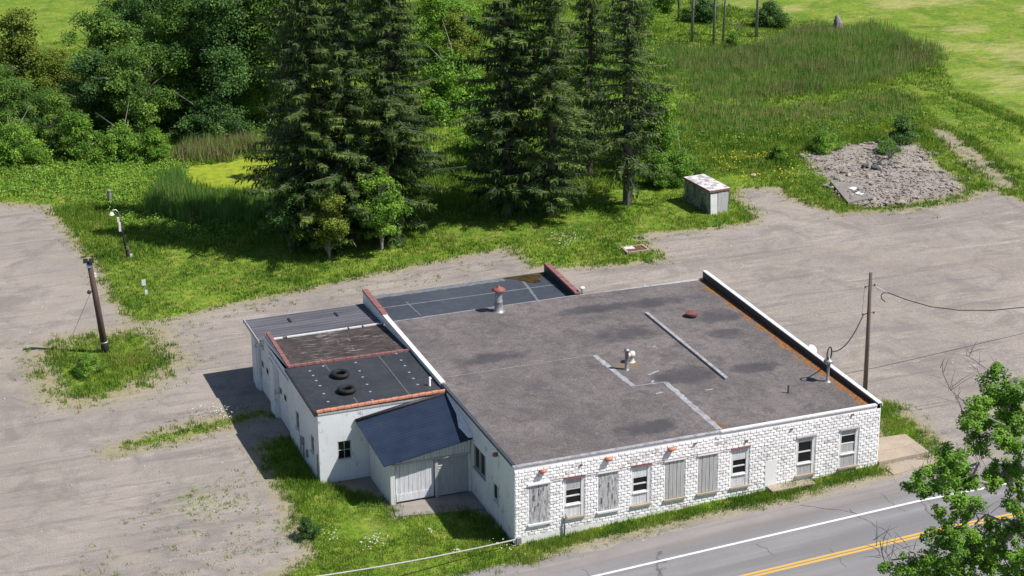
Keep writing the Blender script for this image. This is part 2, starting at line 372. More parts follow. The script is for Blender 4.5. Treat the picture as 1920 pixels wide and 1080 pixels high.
def weed_density(P):
    n = vnoise(P, .55, 5)
    a = sdist(P, pw([(60, 1110), (230, 980), (330, 900), (470, 870), (545, 930), (600, 1040), (600, 1130), (60, 1140)]))
    b = sdist(P, pw([(250, 610), (430, 575), (700, 520), (900, 478), (1000, 500), (900, 520), (640, 560), (450, 598), (330, 640), (300, 700)]))
    c = sdist(P, RUBBLE)
    d = sdist(P, pw([(1372, 350), (1560, 400), (1700, 400), (1850, 380), (1930, 390), (1930, 420), (1560, 425), (1400, 400)]))
    e = sdist(P, pw([(1500, 250), (1760, 215), (1930, 320), (1930, 380), (1800, 330), (1700, 262)]))
    m = np.maximum.reduce([np.clip((a+1)/2.2, 0, 1)*(.72+.3*np.clip((P[:, 0]+13)/6, 0, 1)), np.clip((b+.7)/2.5, 0, .6), np.clip((c+1)/3, 0, 1)*.62, np.clip((d+1)/4, 0, 1)*.45, np.clip((e+1)/4, 0, 1)*.6])
    L_ = lawn_sd(P); m = np.maximum(m, np.clip(1-np.abs(L_+.5)/1.3, 0, 1)*.75)
    return m*(.35+.9*n)
def axis(lo, hi, st, far):
    a = list(np.arange(lo, hi+.01, st)); s = st
    while a[-1] < far: s *= 1.35; a.append(a[-1]+s)
    s = st
    while a[0] > -far: s *= 1.35; a.insert(0, a[0]-s)
    return np.array(a)
gx = axis(-30, 80, .55, 1200); gy = axis(-16, 108, .55, 1200)
GX, GY = np.meshgrid(gx, gy); P2 = np.stack([GX.ravel(), GY.ravel()], 1)
sdl = lawn_sd(P2); dry = dry_amount(P2); wd = weed_density(P2)
rb = np.clip(sdist(P2, RUBBLE)/1.5, 0, 1)
gzv = gzn(P2[:, 0])+rb*(.08+.22*vnoise(P2, .4, 9)+.08*vnoise(P2, 1.2, 8))+np.clip(sdl, 0, 1)*.10*(vnoise(P2, .5, 2)-.2)
far = P2[:, 1] > 60
gzv += np.where(sdist(P2, pw([(1700, 160), (1800, 190), (1930, 250), (1930, 330), (1830, 262), (1755, 225)])) > 0, .12, 0)
sp = sdist(P2, POND); gzv -= np.clip((sp+1.2)/1.5, 0, 1)*.35
road = (P2[:, 1] < -1.4) & (P2[:, 1] > -15); gzv = np.where(road, gzn(P2[:, 0])-.0, gzv)
nx, ny = len(gx), len(gy)
me = bpy.data.meshes.new('ground')
me.vertices.add(nx*ny); me.vertices.foreach_set('co', np.stack([P2[:, 0], P2[:, 1], gzv], 1).astype(np.float32).ravel())
ii = (np.arange(ny-1)[:, None]*nx+np.arange(nx-1)[None, :]).ravel()
F = np.stack([ii, ii+1, ii+nx+1, ii+nx], 1).astype(np.int32)
me.loops.add(F.size); me.loops.foreach_set('vertex_index', F.ravel())
me.polygons.add(len(F)); me.polygons.foreach_set('loop_start', np.arange(0, F.size, 4, dtype=np.int32)); me.polygons.foreach_set('loop_total', np.full(len(F), 4, dtype=np.int32))
me.polygons.foreach_set('use_smooth', [True]*len(F)); me.update(calc_edges=True)
at = me.attributes.new('zones', 'FLOAT_COLOR', 'POINT')
lush = vnoise(P2, .09, 21)
at.data.foreach_set('color', np.stack([np.clip(sdl/6+.5, 0, 1), wd, dry, lush], 1).astype(np.float32).ravel())
rubv = np.clip(sdist(P2, RUBBLE)/2+.5, 0, 1)
a2 = me.attributes.new('rubble', 'FLOAT', 'POINT'); a2.data.foreach_set('value', rubv.astype(np.float32))
def ground_mat():
    t = NT('ground'); z = t.attr('zones'); sep = t.n('SeparateColor'); t.l(z.outputs['Color'], sep.inputs[0])
    sd = t.math('MULTIPLY', t.math('SUBTRACT', sep.outputs[0], .5), 6)
    n1 = t.noise(.9, 7, .7); n2 = t.noise(4, 5, .7); nf = t.noise(13, 4, .8); nb = t.noise(.16, 4, .6)
    e = t.math('ADD', sd, t.math('MULTIPLY', t.math('SUBTRACT', n1, .5), 1.3)); e = t.math('ADD', e, t.math('MULTIPLY', t.math('SUBTRACT', n2, .5), .9))
    gm = t.ramp(e, [(0., 0.), (.28, 1.)])
    fr = t.math('MULTIPLY', t.ramp(t.math('ADD', e, .95), [(0., 0.), (.8, 1.)]), t.math('SUBTRACT', 1., gm))
    # gravel: grey-pink, long wheel streaks, pebbles
    rot = t.map((.16, 1.5, 1), (0, 0, math.radians(-8)))
    st = t.noise(.75, 8, .72, src=rot, dist=.7)
    g = t.mix(t.ramp(nb, [(.35, 0.), (.65, 1.)]), (.272, .246, .228), (.352, .315, .288))
    g = t.mix(t.ramp(st, [(.36, .8), (.47, .15), (.62, 0.)]), g, (.195, .175, .172))
    g = t.mix(t.ramp(t.noise(.8, 6, .7, src=t.map((.2, 1.8, 1), (0, 0, math.radians(6))), dist=.4), [(.55, 0.), (.70, .8)]), g, (.42, .37, .335))
    g = t.mix(t.ramp(nf, [(.34, 0.), (.66, 1.)]), t.mix(1., g, (.74, .74, .75), 'MULTIPLY'), t.mix(1., g, (1.22, 1.21, 1.18), 'MULTIPLY'))
    g = t.mix(t.ramp(t.noise(38, 2, .8), [(.36, 0.), (.66, 1.)]), t.mix(1., g, (.66, .66, .67), 'MULTIPLY'), t.mix(1., g, (1.28, 1.27, 1.25), 'MULTIPLY'))
    g = t.mix(t.ramp(t.noise(.32, 7, .72, dist=.6), [(.48, 0.), (.62, .75)]), g, (.185, .170, .162))
    g = t.mix(t.ramp(t.noise(.22, 6, .7, src=t.map((1, 1, 1), (0, 0, 2.))), [(.54, 0.), (.70, .6)]), g, (.34, .295, .24))
    rut = t.noise(1.1, 6, .65, src=t.map((.06, 3.2, 1), (0, 0, math.radians(4)), ), dist=.35)
    g = t.mix(t.math('MULTIPLY', t.ramp(rut, [(.34, 1.), (.42, 0.)]), t.ramp(t.noise(.13, 4, .6), [(.42, 0.), (.58, .75)])), g, (.165, .15, .145))
    rut2 = t.noise(1.3, 6, .65, src=t.map((.05, 2.6, 1), (0, 0, math.radians(-24))), dist=.5)
    g = t.mix(t.math('MULTIPLY', t.ramp(rut2, [(.60, 0.), (.68, 1.)]), t.ramp(t.noise(.17, 4, .6), [(.50, 0.), (.62, .6)])), g, (.47, .44, .40))
    sv = t.n('TexVoronoi'); sv.inputs['Scale'].default_value = 5.5; t.l(t.obj(), sv.inputs['Vector'])
    g = t.mix(t.math('MULTIPLY', t.ramp(sv.outputs[0], [(.10, 1.), (.17, 0.)]), t.ramp(n2, [(.5, 0.), (.62, .8)])), g, (.50, .46, .42))
    # rubble tint
    rbn = t.attr('rubble').outputs['Fac']
    g = t.mix(t.ramp(t.math('ADD', rbn, t.math('MULTIPLY', t.math('SUBTRACT', n2, .5), .6)), [(.35, 0.), (.65, .9)]), g, t.mix(t.ramp(t.noise(7, 6, .85), [(.35, 0.), (.65, 1.)]), t.ramp(t.noise(1.1, 7, .8), [(.38, (.10, .09, .07)), (.6, (.26, .235, .21))]), t.ramp(t.noise(1.7, 7, .8), [(.38, (.24, .215, .20)), (.6, (.42, .385, .36))])))
    # thin weeds on gravel
    wdm = t.math('ADD', sep.outputs[1], t.math('MULTIPLY', t.math('SUBTRACT', t.noise(2.6, 8, .82), .5), 2.6))
    g = t.mix(t.ramp(wdm, [(.80, 0.), (1.05, .7)]), g, t.ramp(n2, [(.3, (.12, .17, .05)), (.7, (.26, .27, .12))]))
    # grass: patches of hue
    a = t.mix(t.ramp(t.noise(.22, 5, .6), [(.33, 0.), (.67, 1.)]), (.095, .180, .020), (.185, .275, .032))
    a = t.mix(t.ramp(t.noise(.8, 5, .65), [(.46, 0.), (.66, .8)]), a, (.27, .275, .07))
    a = t.mix(t.ramp(t.noise(.45, 4, .6), [(.56, 0.), (.68, .6)]), a, (.055, .13, .018))
    a = t.mix(t.ramp(t.noise(2.8, 6, .8), [(.36, 0.), (.66, 1.)]), t.mix(1., a, (.62, .68, .6), 'MULTIPLY'), t.mix(1., a, (1.28, 1.22, 1.15), 'MULTIPLY'))
    a = t.mix(t.ramp(nf, [(.3, 0.), (.7, 1.)]), t.mix(1., a, (.72, .76, .7), 'MULTIPLY'), t.mix(1., a, (1.2, 1.18, 1.1), 'MULTIPLY'))
    dm = t.math('ADD', sep.outputs[2], t.math('MULTIPLY', t.math('SUBTRACT', t.noise(1.1, 8, .82, src=t.map((.45, 1.5, 1), (0, 0, .5)), dist=.5), .5), 2.6))
    a = t.mix(t.ramp(dm, [(.42, 0.), (.95, .8)]), a, t.ramp(n2, [(.3, (.26, .28, .08)), (.7, (.46, .38, .20))]))
    c = t.mix(gm, g, a)
    c = t.mix(t.math('MULTIPLY', fr, .7), c, t.ramp(n2, [(.35, (.19, .185, .07)), (.6, (.33, .28, .17))]))
    t.color(c); t.rough(.95); t.b.inputs['Specular IOR Level'].default_value = .15
    t.bump(t.math('ADD', t.math('MULTIPLY', nf, .5), n2), .45, .08); return t.m
tag(link('ground', me, ground_mat()), 'gravel yard with patches of grass and a green meadow behind', None, kind='structure')

# asphalt road, shoulder, markings (they follow the gentle rise to the right)
def strip(name, mat, y0, y1, z, x0=-60, x1=120, jag=0, lab=None):
    xs = sorted(set(list(np.arange(x0, x1, .5 if jag else 2))+[0., 19.])); mb = MB(); v = []; f = []
    for i, x in enumerate(xs):
        n = float(vnoise(np.array([[x, 3.]]), 1.1, 4)[0]+.5*vnoise(np.array([[x, 8.]]), .25, 6)[0]-.75)*jag
        v += [(x, y0, gz(x)+z), (x, y1+n, gz(x)+z)]
        if i: k = 2*i; f.append((k-2, k, k+1, k-1))
    mb.add(v, f); o = mb.build(name, mat); tag(o, lab, None, kind='structure'); return o
def asphalt(name, c1, c2, crack=True):
    crack_w = .004
    t = NT(name)
    st = t.noise(.9, 5, .6, src=t.map((.05, 1.6, 1)))
    c = t.mix(t.ramp(st, [(.35, 0.), (.65, 1.)]), c1, c2)
    c = t.mix(t.ramp(t.noise(.55, 3, .5, src=t.map((.012, 1.0, 1))), [(.52, 0.), (.62, .45)]), c, tuple(x*.72 for x in c1))
    c = t.mix(t.ramp(t.noise(30, 3, .8), [(.3, 0.), (.7, 1.)]), t.mix(1., c, (.86, .86, .86), 'MULTIPLY'), t.mix(1., c, (1.12, 1.12, 1.12), 'MULTIPLY'))
    c = t.mix(t.ramp(t.noise(.4, 5, .7), [(.45, 0.), (.75, .5)]), c, tuple(x*.8 for x in c1))
    if crack:
        vo = t.n('TexVoronoi'); vo.feature = 'DISTANCE_TO_EDGE'; vo.inputs['Scale'].default_value = .085
        mp = t.map((1, .8, 1)); mm = t.n('VectorMath'); mm.operation = 'ADD'
        ns = t.n('TexNoise'); ns.inputs['Scale'].default_value = 1.3; t.l(t.obj(), ns.inputs['Vector'])
        sc = t.n('VectorMath'); sc.operation = 'SCALE'; sc.inputs['Scale'].default_value = 1.2; t.l(ns.outputs[1], sc.inputs[0])
        t.l(mp, mm.inputs[0]); t.l(sc.outputs[0], mm.inputs[1]); t.l(mm.outputs[0], vo.inputs['Vector'])
        c = t.mix(t.ramp(vo.outputs[0], [(.0022, .85), (.0045, 0.)]), c, (.07, .068, .07))
    t.color(c); t.rough(.85); t.bump(t.noise(40, 3), .3, .01); return t.m
strip('road_shoulder', asphalt('shoulder_asphalt', (.205, .19, .188), (.27, .25, .245), False), -4.6, -1.75, .012, jag=.6, lab='worn dark shoulder beside the road')
strip('road', asphalt('road_asphalt', (.205, .200, .210), (.262, .255, .265)), -13.5, -3.3, .018, lab='grey two lane asphalt road')
strip('far_shoulder', asphalt('shoulder_asphalt_two', (.22, .205, .2), (.29, .27, .262), False), -15.0, -13.4, .010, lab='shoulder on the near side of the road')
ck = NT('crack_filler'); ck.color((.075, .072, .075)); ck.rough(.8)
road_ = bpy.data.objects['road']; rc_ = random.Random(31)
for a, b, w in ((G(1500, 948), G(1610, 968), .05), (G(1593, 955), G(1668, 1008), .07), (G(1415, 1022), G(1455, 1042), .05), (G(1128, 1072), G(1150, 1090), .05), (G(1655, 925), G(1700, 960), .04), (G(1555, 1030), G(1600, 1060), .045)):
    mb = MB(); n = 22; v = []
    d = (b-a); sd_ = Vector((-d.y, d.x, 0)).normalized(); o = 0
    for i in range(n+1):
        o += rc_.gauss(0, .04); p = a+d*i/n+sd_*o; ww = w*rc_.uniform(.3, .7)
        v += [(p.x+sd_.x*ww*.5, p.y+sd_.y*ww*.5, gz(p.x)+.022), (p.x-sd_.x*ww*.5, p.y-sd_.y*ww*.5, gz(p.x)+.022)]
    mb.add(v, [(2*i, 2*i+1, 2*i+3, 2*i+2) for i in range(n)]); mb.build('crack', ck.m, road_)
def mark_mat(n, c):
    t = NT(n); t.color(t.mix(t.ramp(t.noise(5, 6, .8), [(.48, 0.), (.66, .6)]), c, (.36, .35, .34))); t.rough(.6); return t.m
strip('white_edge_line', mark_mat('road_paint_white', (.78, .78, .78)), -4.20, -4.05, .024, lab='white edge line on the road')
yel = mark_mat('road_paint_yellow', (.62, .38, .06))
strip('yellow_centre_line', yel, -6.95, -6.79, .024, lab='upper stripe of the double yellow centre line')
strip('yellow_centre_line', yel, -7.19, -7.03, .024, lab='lower stripe of the double yellow centre line')

# pond with duckweed
mb = MB(); mb.add([(x, y, gz(x)-.12) for x, y in POND], [tuple(range(len(POND)-1, -1, -1))])
t = NT('duckweed'); t.color(t.mix(t.ramp(t.noise(1.5, 5), [(.4, 0.), (.7, 1.)]), (.27, .33, .02), t.ramp(t.noise(3.5, 6, .75), [(.38, (.05, .07, .02)), (.48, (.17, .225, .022))]))); t.rough(.7)
po = mb.build('pond_water', t.m); tag(po, 'small pond covered with bright yellow-green duckweed', None, kind='structure')
if po.data.polygons[0].normal.z < 0: po.data.flip_normals()

# slabs
mb = MB(); mb.hexa([(19.1, -.1, .6), (22.0, .05, .6), (22.0, 2.25, .6), (19.1, 2.45, .6)], [(19.1, -.1, .93), (22.0, .05, .93), (22.0, 2.25, .93), (19.1, 2.45, .93)])
mb.box(19.1, 22.0, .95, .98, .94, .936)
tag(mb.build('entrance_slab', M['concrete']), 'tan concrete slab at the right front corner of the white building', 'slab')
mb = MB(); mb.hexa([(19.2, -1.3, .6), (21.6, -.9, .6), (22.3, -.25, .6), (19.2, -.5, .6)], [(19.2, -1.3, .775), (21.6, -.9, .775), (22.3, -.25, .775), (19.2, -.5, .775)])
tag(mb.build('lower_slab', M['concrete']), 'low weathered concrete strip between the tan slab and the road', 'slab')
mb = MB(); mb.box(12.95, 15.3, -.62, -.06, .3, .70)
tag(mb.build('door_step', M['concrete']), 'long concrete step against the block wall under the blocked-up doorway', 'step')
mb = MB(); mb.hexa([(-4.25, 4.7, -.1), (-.03, 3.9, -.1), (-.03, 5.9, -.1), (-4.05, 5.9, -.1)], [(-4.25, 4.7, .07), (-.03, 3.9, .07), (-.03, 5.9, .07), (-4.05, 5.9, .07)])
tag(mb.build('garage_apron', M['concrete_grey']), 'concrete apron in front of the sliding garage door', 'slab')
# ------------------------------------------------------------------ the white building
B = empty('commercial_building', (9.5, 9.6, 0), 'low white block building with a wide flat grey gravel roof and attached annexes', 'building')
B.location = (0, 0, 0)
def wall_open(mb, axis_, pos, u0, u1, z0, z1, openings, depth, sgn, m=0):
    """wall face on a plane with real recessed openings; axis_ 'y': plane y=pos, u is x; 'x': plane x=pos, u is y; sgn: outward direction"""
    def P(u, z, d=0):
        q = pos-sgn*d
        return (u, q, z) if axis_ == 'y' else (q, u, z)
    us = sorted({u0, u1, *[o[0] for o in openings], *[o[1] for o in openings]}); zs = sorted({z0, z1, *[o[2] for o in openings], *[o[3] for o in openings]})
    for a, b in zip(us, us[1:]):
        for c, d in zip(zs, zs[1:]):
            mu, mz = (a+b)/2, (c+d)/2
            if any(o[0] < mu < o[1] and o[2] < mz < o[3] for o in openings): continue
            mb.quad(P(a, c), P(b, c), P(b, d), P(a, d), m)
    for a, b, c, d in openings:
        mb.quad(P(a, c), P(a, c, depth), P(a, d, depth), P(a, d), m); mb.quad(P(b, c), P(b, d), P(b, d, depth), P(b, c, depth), m)
        mb.quad(P(a, c), P(b, c), P(b, c, depth), P(a, c, depth), m); mb.quad(P(a, d), P(a, d, depth), P(b, d, depth), P(b, d), m)

WX, LY, H = 19.04, 19.2, 4.0
def rz(x): return 3.985-max(0, x-10.6)/8.2*.15
WIN = [('board', .71, 1.68), ('sash', 2.45, 3.44), ('board', 4.16, 5.13), ('sash', 5.84, 6.80), ('board2', 7.56, 8.56), ('board2', 9.28, 10.26), ('sash', 11.01, 11.95), ('sash_tall', 14.50, 15.50), ('sash_short', 16.86, 17.87)]
ops = [(a, b, .98, 3.02) for _, a, b in WIN]
fw = MB(); wall_open(fw, 'y', 0, 0, WX, -.4, H, ops, .16, -1)
rb_ = random.Random(3)
FZ0, CH, BLK = .42, .154, .31
nrow = int((H-.05-FZ0)/CH)
for r in range(nrow):
    z0 = FZ0+r*CH; z1 = z0+CH-.009; x = -(.5 if r % 2 else 0)*BLK+.02
    while x < WX:
        a, b = max(x, .012), min(x+BLK-.009, WX-.012); x += BLK
        if b-a < .06 or z1 < gz(a)-.1: continue
        segs = [(a, b)]
        for o in ops:
            if o[2] < z1 and o[3] > z0:
                segs = [s for q in segs for s in ([(q[0], min(q[1], o[0]-.02))] if q[0] < o[0] else [])+([(max(q[0], o[1]+.02), q[1])] if q[1] > o[1] else []) if s[1]-s[0] > .04] if any(q[0] < o[1] and q[1] > o[0] for q in segs) else segs
        for a_, b_ in segs:
            if 12.81 < (a_+b_)/2 < 13.5 and .45 < z0 < 2.05: continue
            w = b_-a_; m_ = min(.03, w*.3)
            px = [a_, a_+m_, a_+w*.5, b_-m_, b_]; pz = [z0, z0+.018, z1-.035, z1]
            V = []
            for j, zz in enumerate(pz):
                for i, xx in enumerate(px):
                    ed = i in (0, 4) or j in (0, 3)
                    dy = 0.007 if ed else rb_.uniform(.012, .030)+(.012 if j == 1 else 0)
                    V.append((xx+(0 if ed else rb_.uniform(-.012, .012)), -dy, zz+(0 if ed else rb_.uniform(-.012, .012))))
            F_ = [(j*5+i, j*5+i+1, (j+1)*5+i+1, (j+1)*5+i) for j in range(3) for i in range(4)]
            V += [(px[0], 0.001, pz[0]), (px[4], .001, pz[0]), (px[4], .001, pz[3]), (px[0], .001, pz[3])]
            F_ += [(20, 21, 4, 0), (21, 22, 19, 4), (22, 23, 15, 19), (23, 20, 0, 15)]
            F_[-4] = (20, 21, 4, 3, 2, 1, 0); F_[-3] = (21, 22, 19, 14, 9, 4); F_[-2] = (22, 23, 15, 16, 17, 18, 19); F_[-1] = (23, 20, 0, 5, 10, 15)
            fw.add(V, F_, 0 if rb_.random() < .72 else (1 if rb_.random() < .75 else 2))
# smooth foundation band, cement cap
fw.box(0.005, WX-.005, -.03, .0, -.4, .41)
M['block2'] = paint_mat('painted_block_dusty', (.74, .73, .73), (.42, .37, .35), (.44, .43, .43), 5, .60)
M['block3'] = paint_mat('painted_block_chipped', (.68, .66, .65), (.36, .30, .27), (.40, .39, .38), 7, .52)
tag(fw.build('front_wall', [M['block_paint'], M['block2'], M['block3']], B), 'white painted rock-face block wall facing the road')
cp = MB(); cp.box(-.04, 10.4, -.045, .18, H-.02, H+.02); cp.build('front_coping', M['flash'], B)
cp = MB(); cp.box(10.41, 18.82, -.06, .14, H-.03, H+.035); cp.build('front_coping', M['whitemetal'], B)
# side and back walls
sw = MB()
wl_ops = [(3.87, 5.37, 1.66, 2.80), (2.08, 2.80, 1.12, 2.02)]
wall_open(sw, 'x', 0, .0, 19.8, -.4, H-.03, wl_ops, .14, -1)
sw.quad((WX, 0, -.4), (WX, LY, -.4), (WX, LY, H), (WX, 0, H)); sw.quad((0, LY, -.4), (WX, LY, -.4), (WX, LY, H-.05), (0, LY, H-.05))
sw.box(.02, .3, .02, .3, -.3, .2)
tag(sw.build('side_wall', M['wall_paint'], B))
# roof with slightly higher left half
rf = MB()
rf.slab([(.12, .20, 3.985), (10.6, .20, 3.985), (10.6, LY-.02, 3.985), (.12, LY-.02, 3.985)], .1)
rf.slab([(10.6, .20, 3.985), (WX-.1, .20, rz(WX-.1)), (WX-.1, LY-.02, rz(WX-.1)), (10.6, LY-.02, 3.985)], .1)
ro = rf.build('gravel_roof', M['roof'], B); tag(ro, 'flat grey gravel roof with dark damp patches and orange moss')
ex = MB(); ex.slab([(.12, LY-.02, 3.99), (10.6, LY-.02, 3.99), (10.6, LY+.16, 3.95), (.12, LY+.16, 3.95)], .14); ex.slab([(10.6, LY-.02, 3.99), (WX-.1, LY-.02, rz(WX-.1)+.005), (WX-.1, LY+.16, rz(WX-.1)-.035), (10.6, LY+.16, 3.95)], .14); ex.build('back_eave', M['flash'], B)
lc = MB(); lc.hexa([(-.05, 10.2, 3.9), (.2, 10.2, 3.9), (.2, 19.9, 3.9), (-.05, 19.9, 3.9)], [(-.05, 10.2, 4.1), (.2, 10.2, 4.1), (.2, 19.9, 4.16), (-.05, 19.9, 4.16)])
lc.build('white_side_coping', M['whitemetal'], B)
lc = MB(); lc.box(-.03, .13, .22, 10.19, 3.93, 4.05); lc.build('grey_side_coping', M['epdm_grey'], B)
# right parapet: dark inside, white metal cap
pp = MB(); pp.hexa([(18.82, .0, 3.7), (19.0, .0, 3.7), (19.0, 19.25, 3.7), (18.82, 19.25, 3.7)], [(18.82, .0, 4.08), (19.0, .0, 4.08), (19.0, 19.25, 4.30), (18.82, 19.25, 4.30)])
po_ = pp.build('right_parapet', M['epdm'], B)
cp = MB(); cp.hexa([(18.83, -.08, 4.085), (19.08, -.08, 4.085), (19.08, 19.3, 4.305), (18.83, 19.3, 4.305)], [(18.85, -.08, 4.12), (19.07, -.08, 4.12), (19.07, 19.3, 4.34), (18.85, 19.3, 4.34)])
cp.hexa([(19.06, -.075, 3.93), (19.1, -.075, 3.93), (19.1, 19.3, 4.15), (19.06, 19.3, 4.15)], [(19.06, -.075, 4.083), (19.1, -.075, 4.083), (19.1, 19.3, 4.30), (19.06, 19.3, 4.30)])
cp.build('parapet_cap', M['whitemetal'], po_)
# curbs and worn strips on the roof
st = MB()
def ragged(mb, a, b, w, z, n=26, th=.02):
    a, b = Vector(a), Vector(b); d = (b-a).normalized(); s_ = Vector((-d.y, d.x)); v = []
    for i in range(n+1):
        p = a+(b-a)*i/n; w1, w2 = w*.5*rb_.uniform(.75, 1.25), w*.5*rb_.uniform(.75, 1.25)
        v += [(*(p+s_*w1), z), (*(p-s_*w2), z)]
    mb.add(v, [(2*i+1, 2*i+3, 2*i+2, 2*i) for i in range(n)])
ragged(st, (8.55, 10.82), (8.79, 6.5), .28, 3.994); ragged(st, (8.7, 6.45), (10.5, 6.34), .07, 3.998, 12); ragged(st, (10.46, 6.3), (10.49, .3), .30, 3.994, 34)
ragged(st, (.5, 10.97), (8.5, 10.9), .035, 3.993, 60)
tag(st.build('flashing_strip', M['flash'], B), 'pale worn flashing lines stepping across the gravel roof')
cu = MB(); cu.box(13.42, 13.60, 5.6, 15.3, 3.85, 4.04); tag(cu.build('roof_curb', M['flash'], B), 'long low silver curb across the gravel roof')
for x, y, a, l in ((10.4, 7.6, .4, .8), (12.1, 4.7, 0, .45), (9.6, 5.2, .2, .4), (11.9, 10.8, 0, .2), (9.9, 6.6, .8, .3)):
    db = MB(); db.hexa(*[[(x+math.cos(a)*i*l*.5-math.sin(a)*j*.05, y+math.sin(a)*i*l*.5+math.cos(a)*j*.05, z) for i, j in ((-1, -1), (1, -1), (1, 1), (-1, 1))] for z in (rz(x), rz(x)+.03)])
    db.build('roof_scrap', M['flash'], B)
# moss lumps
ml = MB()
for _ in range(420):
    y = rb_.uniform(.2, 17.5); x = 18.80-abs(rb_.gauss(0, .24))*(1 if y < 9 else .6); r = rb_.uniform(.015, .05)
    ml.lathe((x, y, rz(x)-.002), [(r, 0), (r*.7, r*.5), (.001, r*.7)], 5)
for _ in range(60):
    y = abs(rb_.gauss(0, 1.0))+.25; x = 10.66+abs(rb_.gauss(0, .12)); r = rb_.uniform(.015, .045)
    ml.lathe((x, y, rz(x)-.002), [(r, 0), (r*.7, r*.5), (.001, r*.7)], 5)
mo = ml.build('roof_moss', simple('orange_moss', (.34, .15, .04), (.15, .07, .03), 4, .95), B); tag(mo, 'orange moss growing along the foot of the right parapet', kind='stuff')

# front windows
def box_part(name, mat, parent, *bx_):
    mb = MB(); [mb.box(*b) for b in bx_]; return mb.build(name, mat, parent)
BLABEL = {0: 'boarded window with torn grey plywood, nearest the left corner of the front wall', 2: 'boarded window with flaking plywood under the middle orange vent cap', 4: 'boarded window with grey planks under the right orange vent cap', 5: 'boarded window of weathered planks left of the third small sash window'}
for i, (kind, a, b) in enumerate(WIN):
    w = b-a; y = .13
    if kind.startswith('board'):
        rb2 = MB(); mt = M['wood_grey'] if kind == 'board' else M['wood_grey2']
        k = 2 if kind == 'board' else 5
        for j in range(k):
            g = .004 if k == 2 else .012
            rb2.box(a+.01+w*j/k, a+w*(j+1)/k-g, -.008-.008*(j % 2), .05, 1.0, 2.95)
        if kind == 'board':
            for _ in range(9):
                cx, cz = rb_.uniform(a+.1, b-.1), rb_.uniform(1.1, 2.8); h_ = rb_.uniform(.08, .3)
                rb2.hexa([(cx-.02, -.055, cz), (cx+.03, -.05, cz), (cx+.02, -.014, cz), (cx-.02, -.014, cz)], [(cx-.03, -.02, cz+h_), (cx+.02, -.05, cz+h_), (cx+.01, -.014, cz+h_), (cx-.02, -.014, cz+h_)])
        f = rb2.build('boarded_window', mt, B); tag(f, BLABEL[i])
        box_part('lintel', M['block_paint'], f, (a-.08, b+.06, -.09, .05, 2.96, 3.04))
        box_part('sill', M['concrete'] if i > 3 else M['white'], f, (a-.08, b+.08, -.12, .06, .90, .985))
    else:
        fr = MB(); gz0, gz1 = {'sash': (1.66, 2.36), 'sash_tall': (1.62, 2.70), 'sash_short': (1.72, 2.62)}[kind]
        g0, g1 = a+.10, b-.16
        fr.box(a+.01, a+.10, .02, .12, .985, 2.96); fr.box(b-.15, b-.01, .01, .12, .985, 2.96)
        fr.box(g0, g1, .03, .12, gz0-.10, gz0+.0); fr.box(g0, g1, .04, .12, gz1, gz1+.05)
        f = fr.build('window', M['white'], B)
        tag(f, {'sash': 'small sash window between painted boards', 'sash_tall': 'tall sash window with a dark frame', 'sash_short': 'sash window with its lower half boarded grey'}[kind])
        box_part('glass_pane', M['glass'], f, (g0, g1, .085, .10, gz0, gz1))
        zm = (gz0+gz1)/2+(.02 if kind != 'sash_tall' else 0)
        box_part('meeting_rail', M['white'], f, (g0, g1, .045, .084, zm-.03, zm+.03))
        if kind == 'sash_tall':
            box_part('sash_frame', simple('dark_red_frame', (.25, .17, .17), (.5, .5, .5), 5, .7), f, (g0, g0+.04, .05, .084, gz0, gz1), (g1-.04, g1, .05, .084, gz0, gz1), (g0+.04, g1-.04, .05, .084, gz1-.04, gz1))
        pb = M['wood_grey2'] if kind != 'sash' else M['plank_white']
        nb_ = 4
        up = [(g0+(g1-g0)*j/nb_, g0+(g1-g0)*(j+1)/nb_-.008, .035, .11, gz1+.055, 2.955) for j in range(nb_)] if gz1 < 2.8 else []
        if up: box_part('upper_board', pb if i != 1 else M['wood_grey2'], f, *up)
        box_part('lower_board', pb, f, *[(g0+(g1-g0)*j/nb_, g0+(g1-g0)*(j+1)/nb_-.008, .03, .11, .99, gz0-.11) for j in range(nb_)])
        if kind == 'sash_short': box_part('grey_lower_pane', M['wood_grey2'], f, (g0, g1, .06, .083, gz0, zm-.035))
        box_part('sill', M['white'], f, (g0-.03, g1+.03, -.03, .03, gz0-.105, gz0-.06))
        box_part('bottom_sill', M['concrete'], f, (a-.05, b+.04, -.11, .05, .90, .982))
        box_part('lintel', M['redtile'] if i in (1, 3, 6) else M['wood_grey2'], f, (a-.03, b+.03, -.085, .04, 2.965, 3.035))
tag(box_part('blocked_doorway', M['block_paint'], B, (12.83, 13.48, -.03, -.004, .68, 2.05)), 'smooth painted patch where a doorway was blocked up')
# orange vent caps on the front wall
for u, v, lab in ((1018, 883, 'left'), (1141, 860, 'middle'), (1259, 842, 'right')):
    p = PY(u, v, -.1); m_ = MB()
    m_.tube([(p.x-.15, -.16, p.z-.02), (p.x+.15, -.16, p.z+.01)], .085, 9); m_.box(p.x-.15, p.x+.15, -.17, 0.0, p.z-.06, p.z+.05)
    m_.tube([(p.x+.15, -.16, p.z+.01), (p.x+.18, -.16, p.z+.01)], .05, 8)
    tag(m_.build('vent_cap', M['orange'], B, True), 'orange clay vent cap on the front wall, %s of three' % lab)
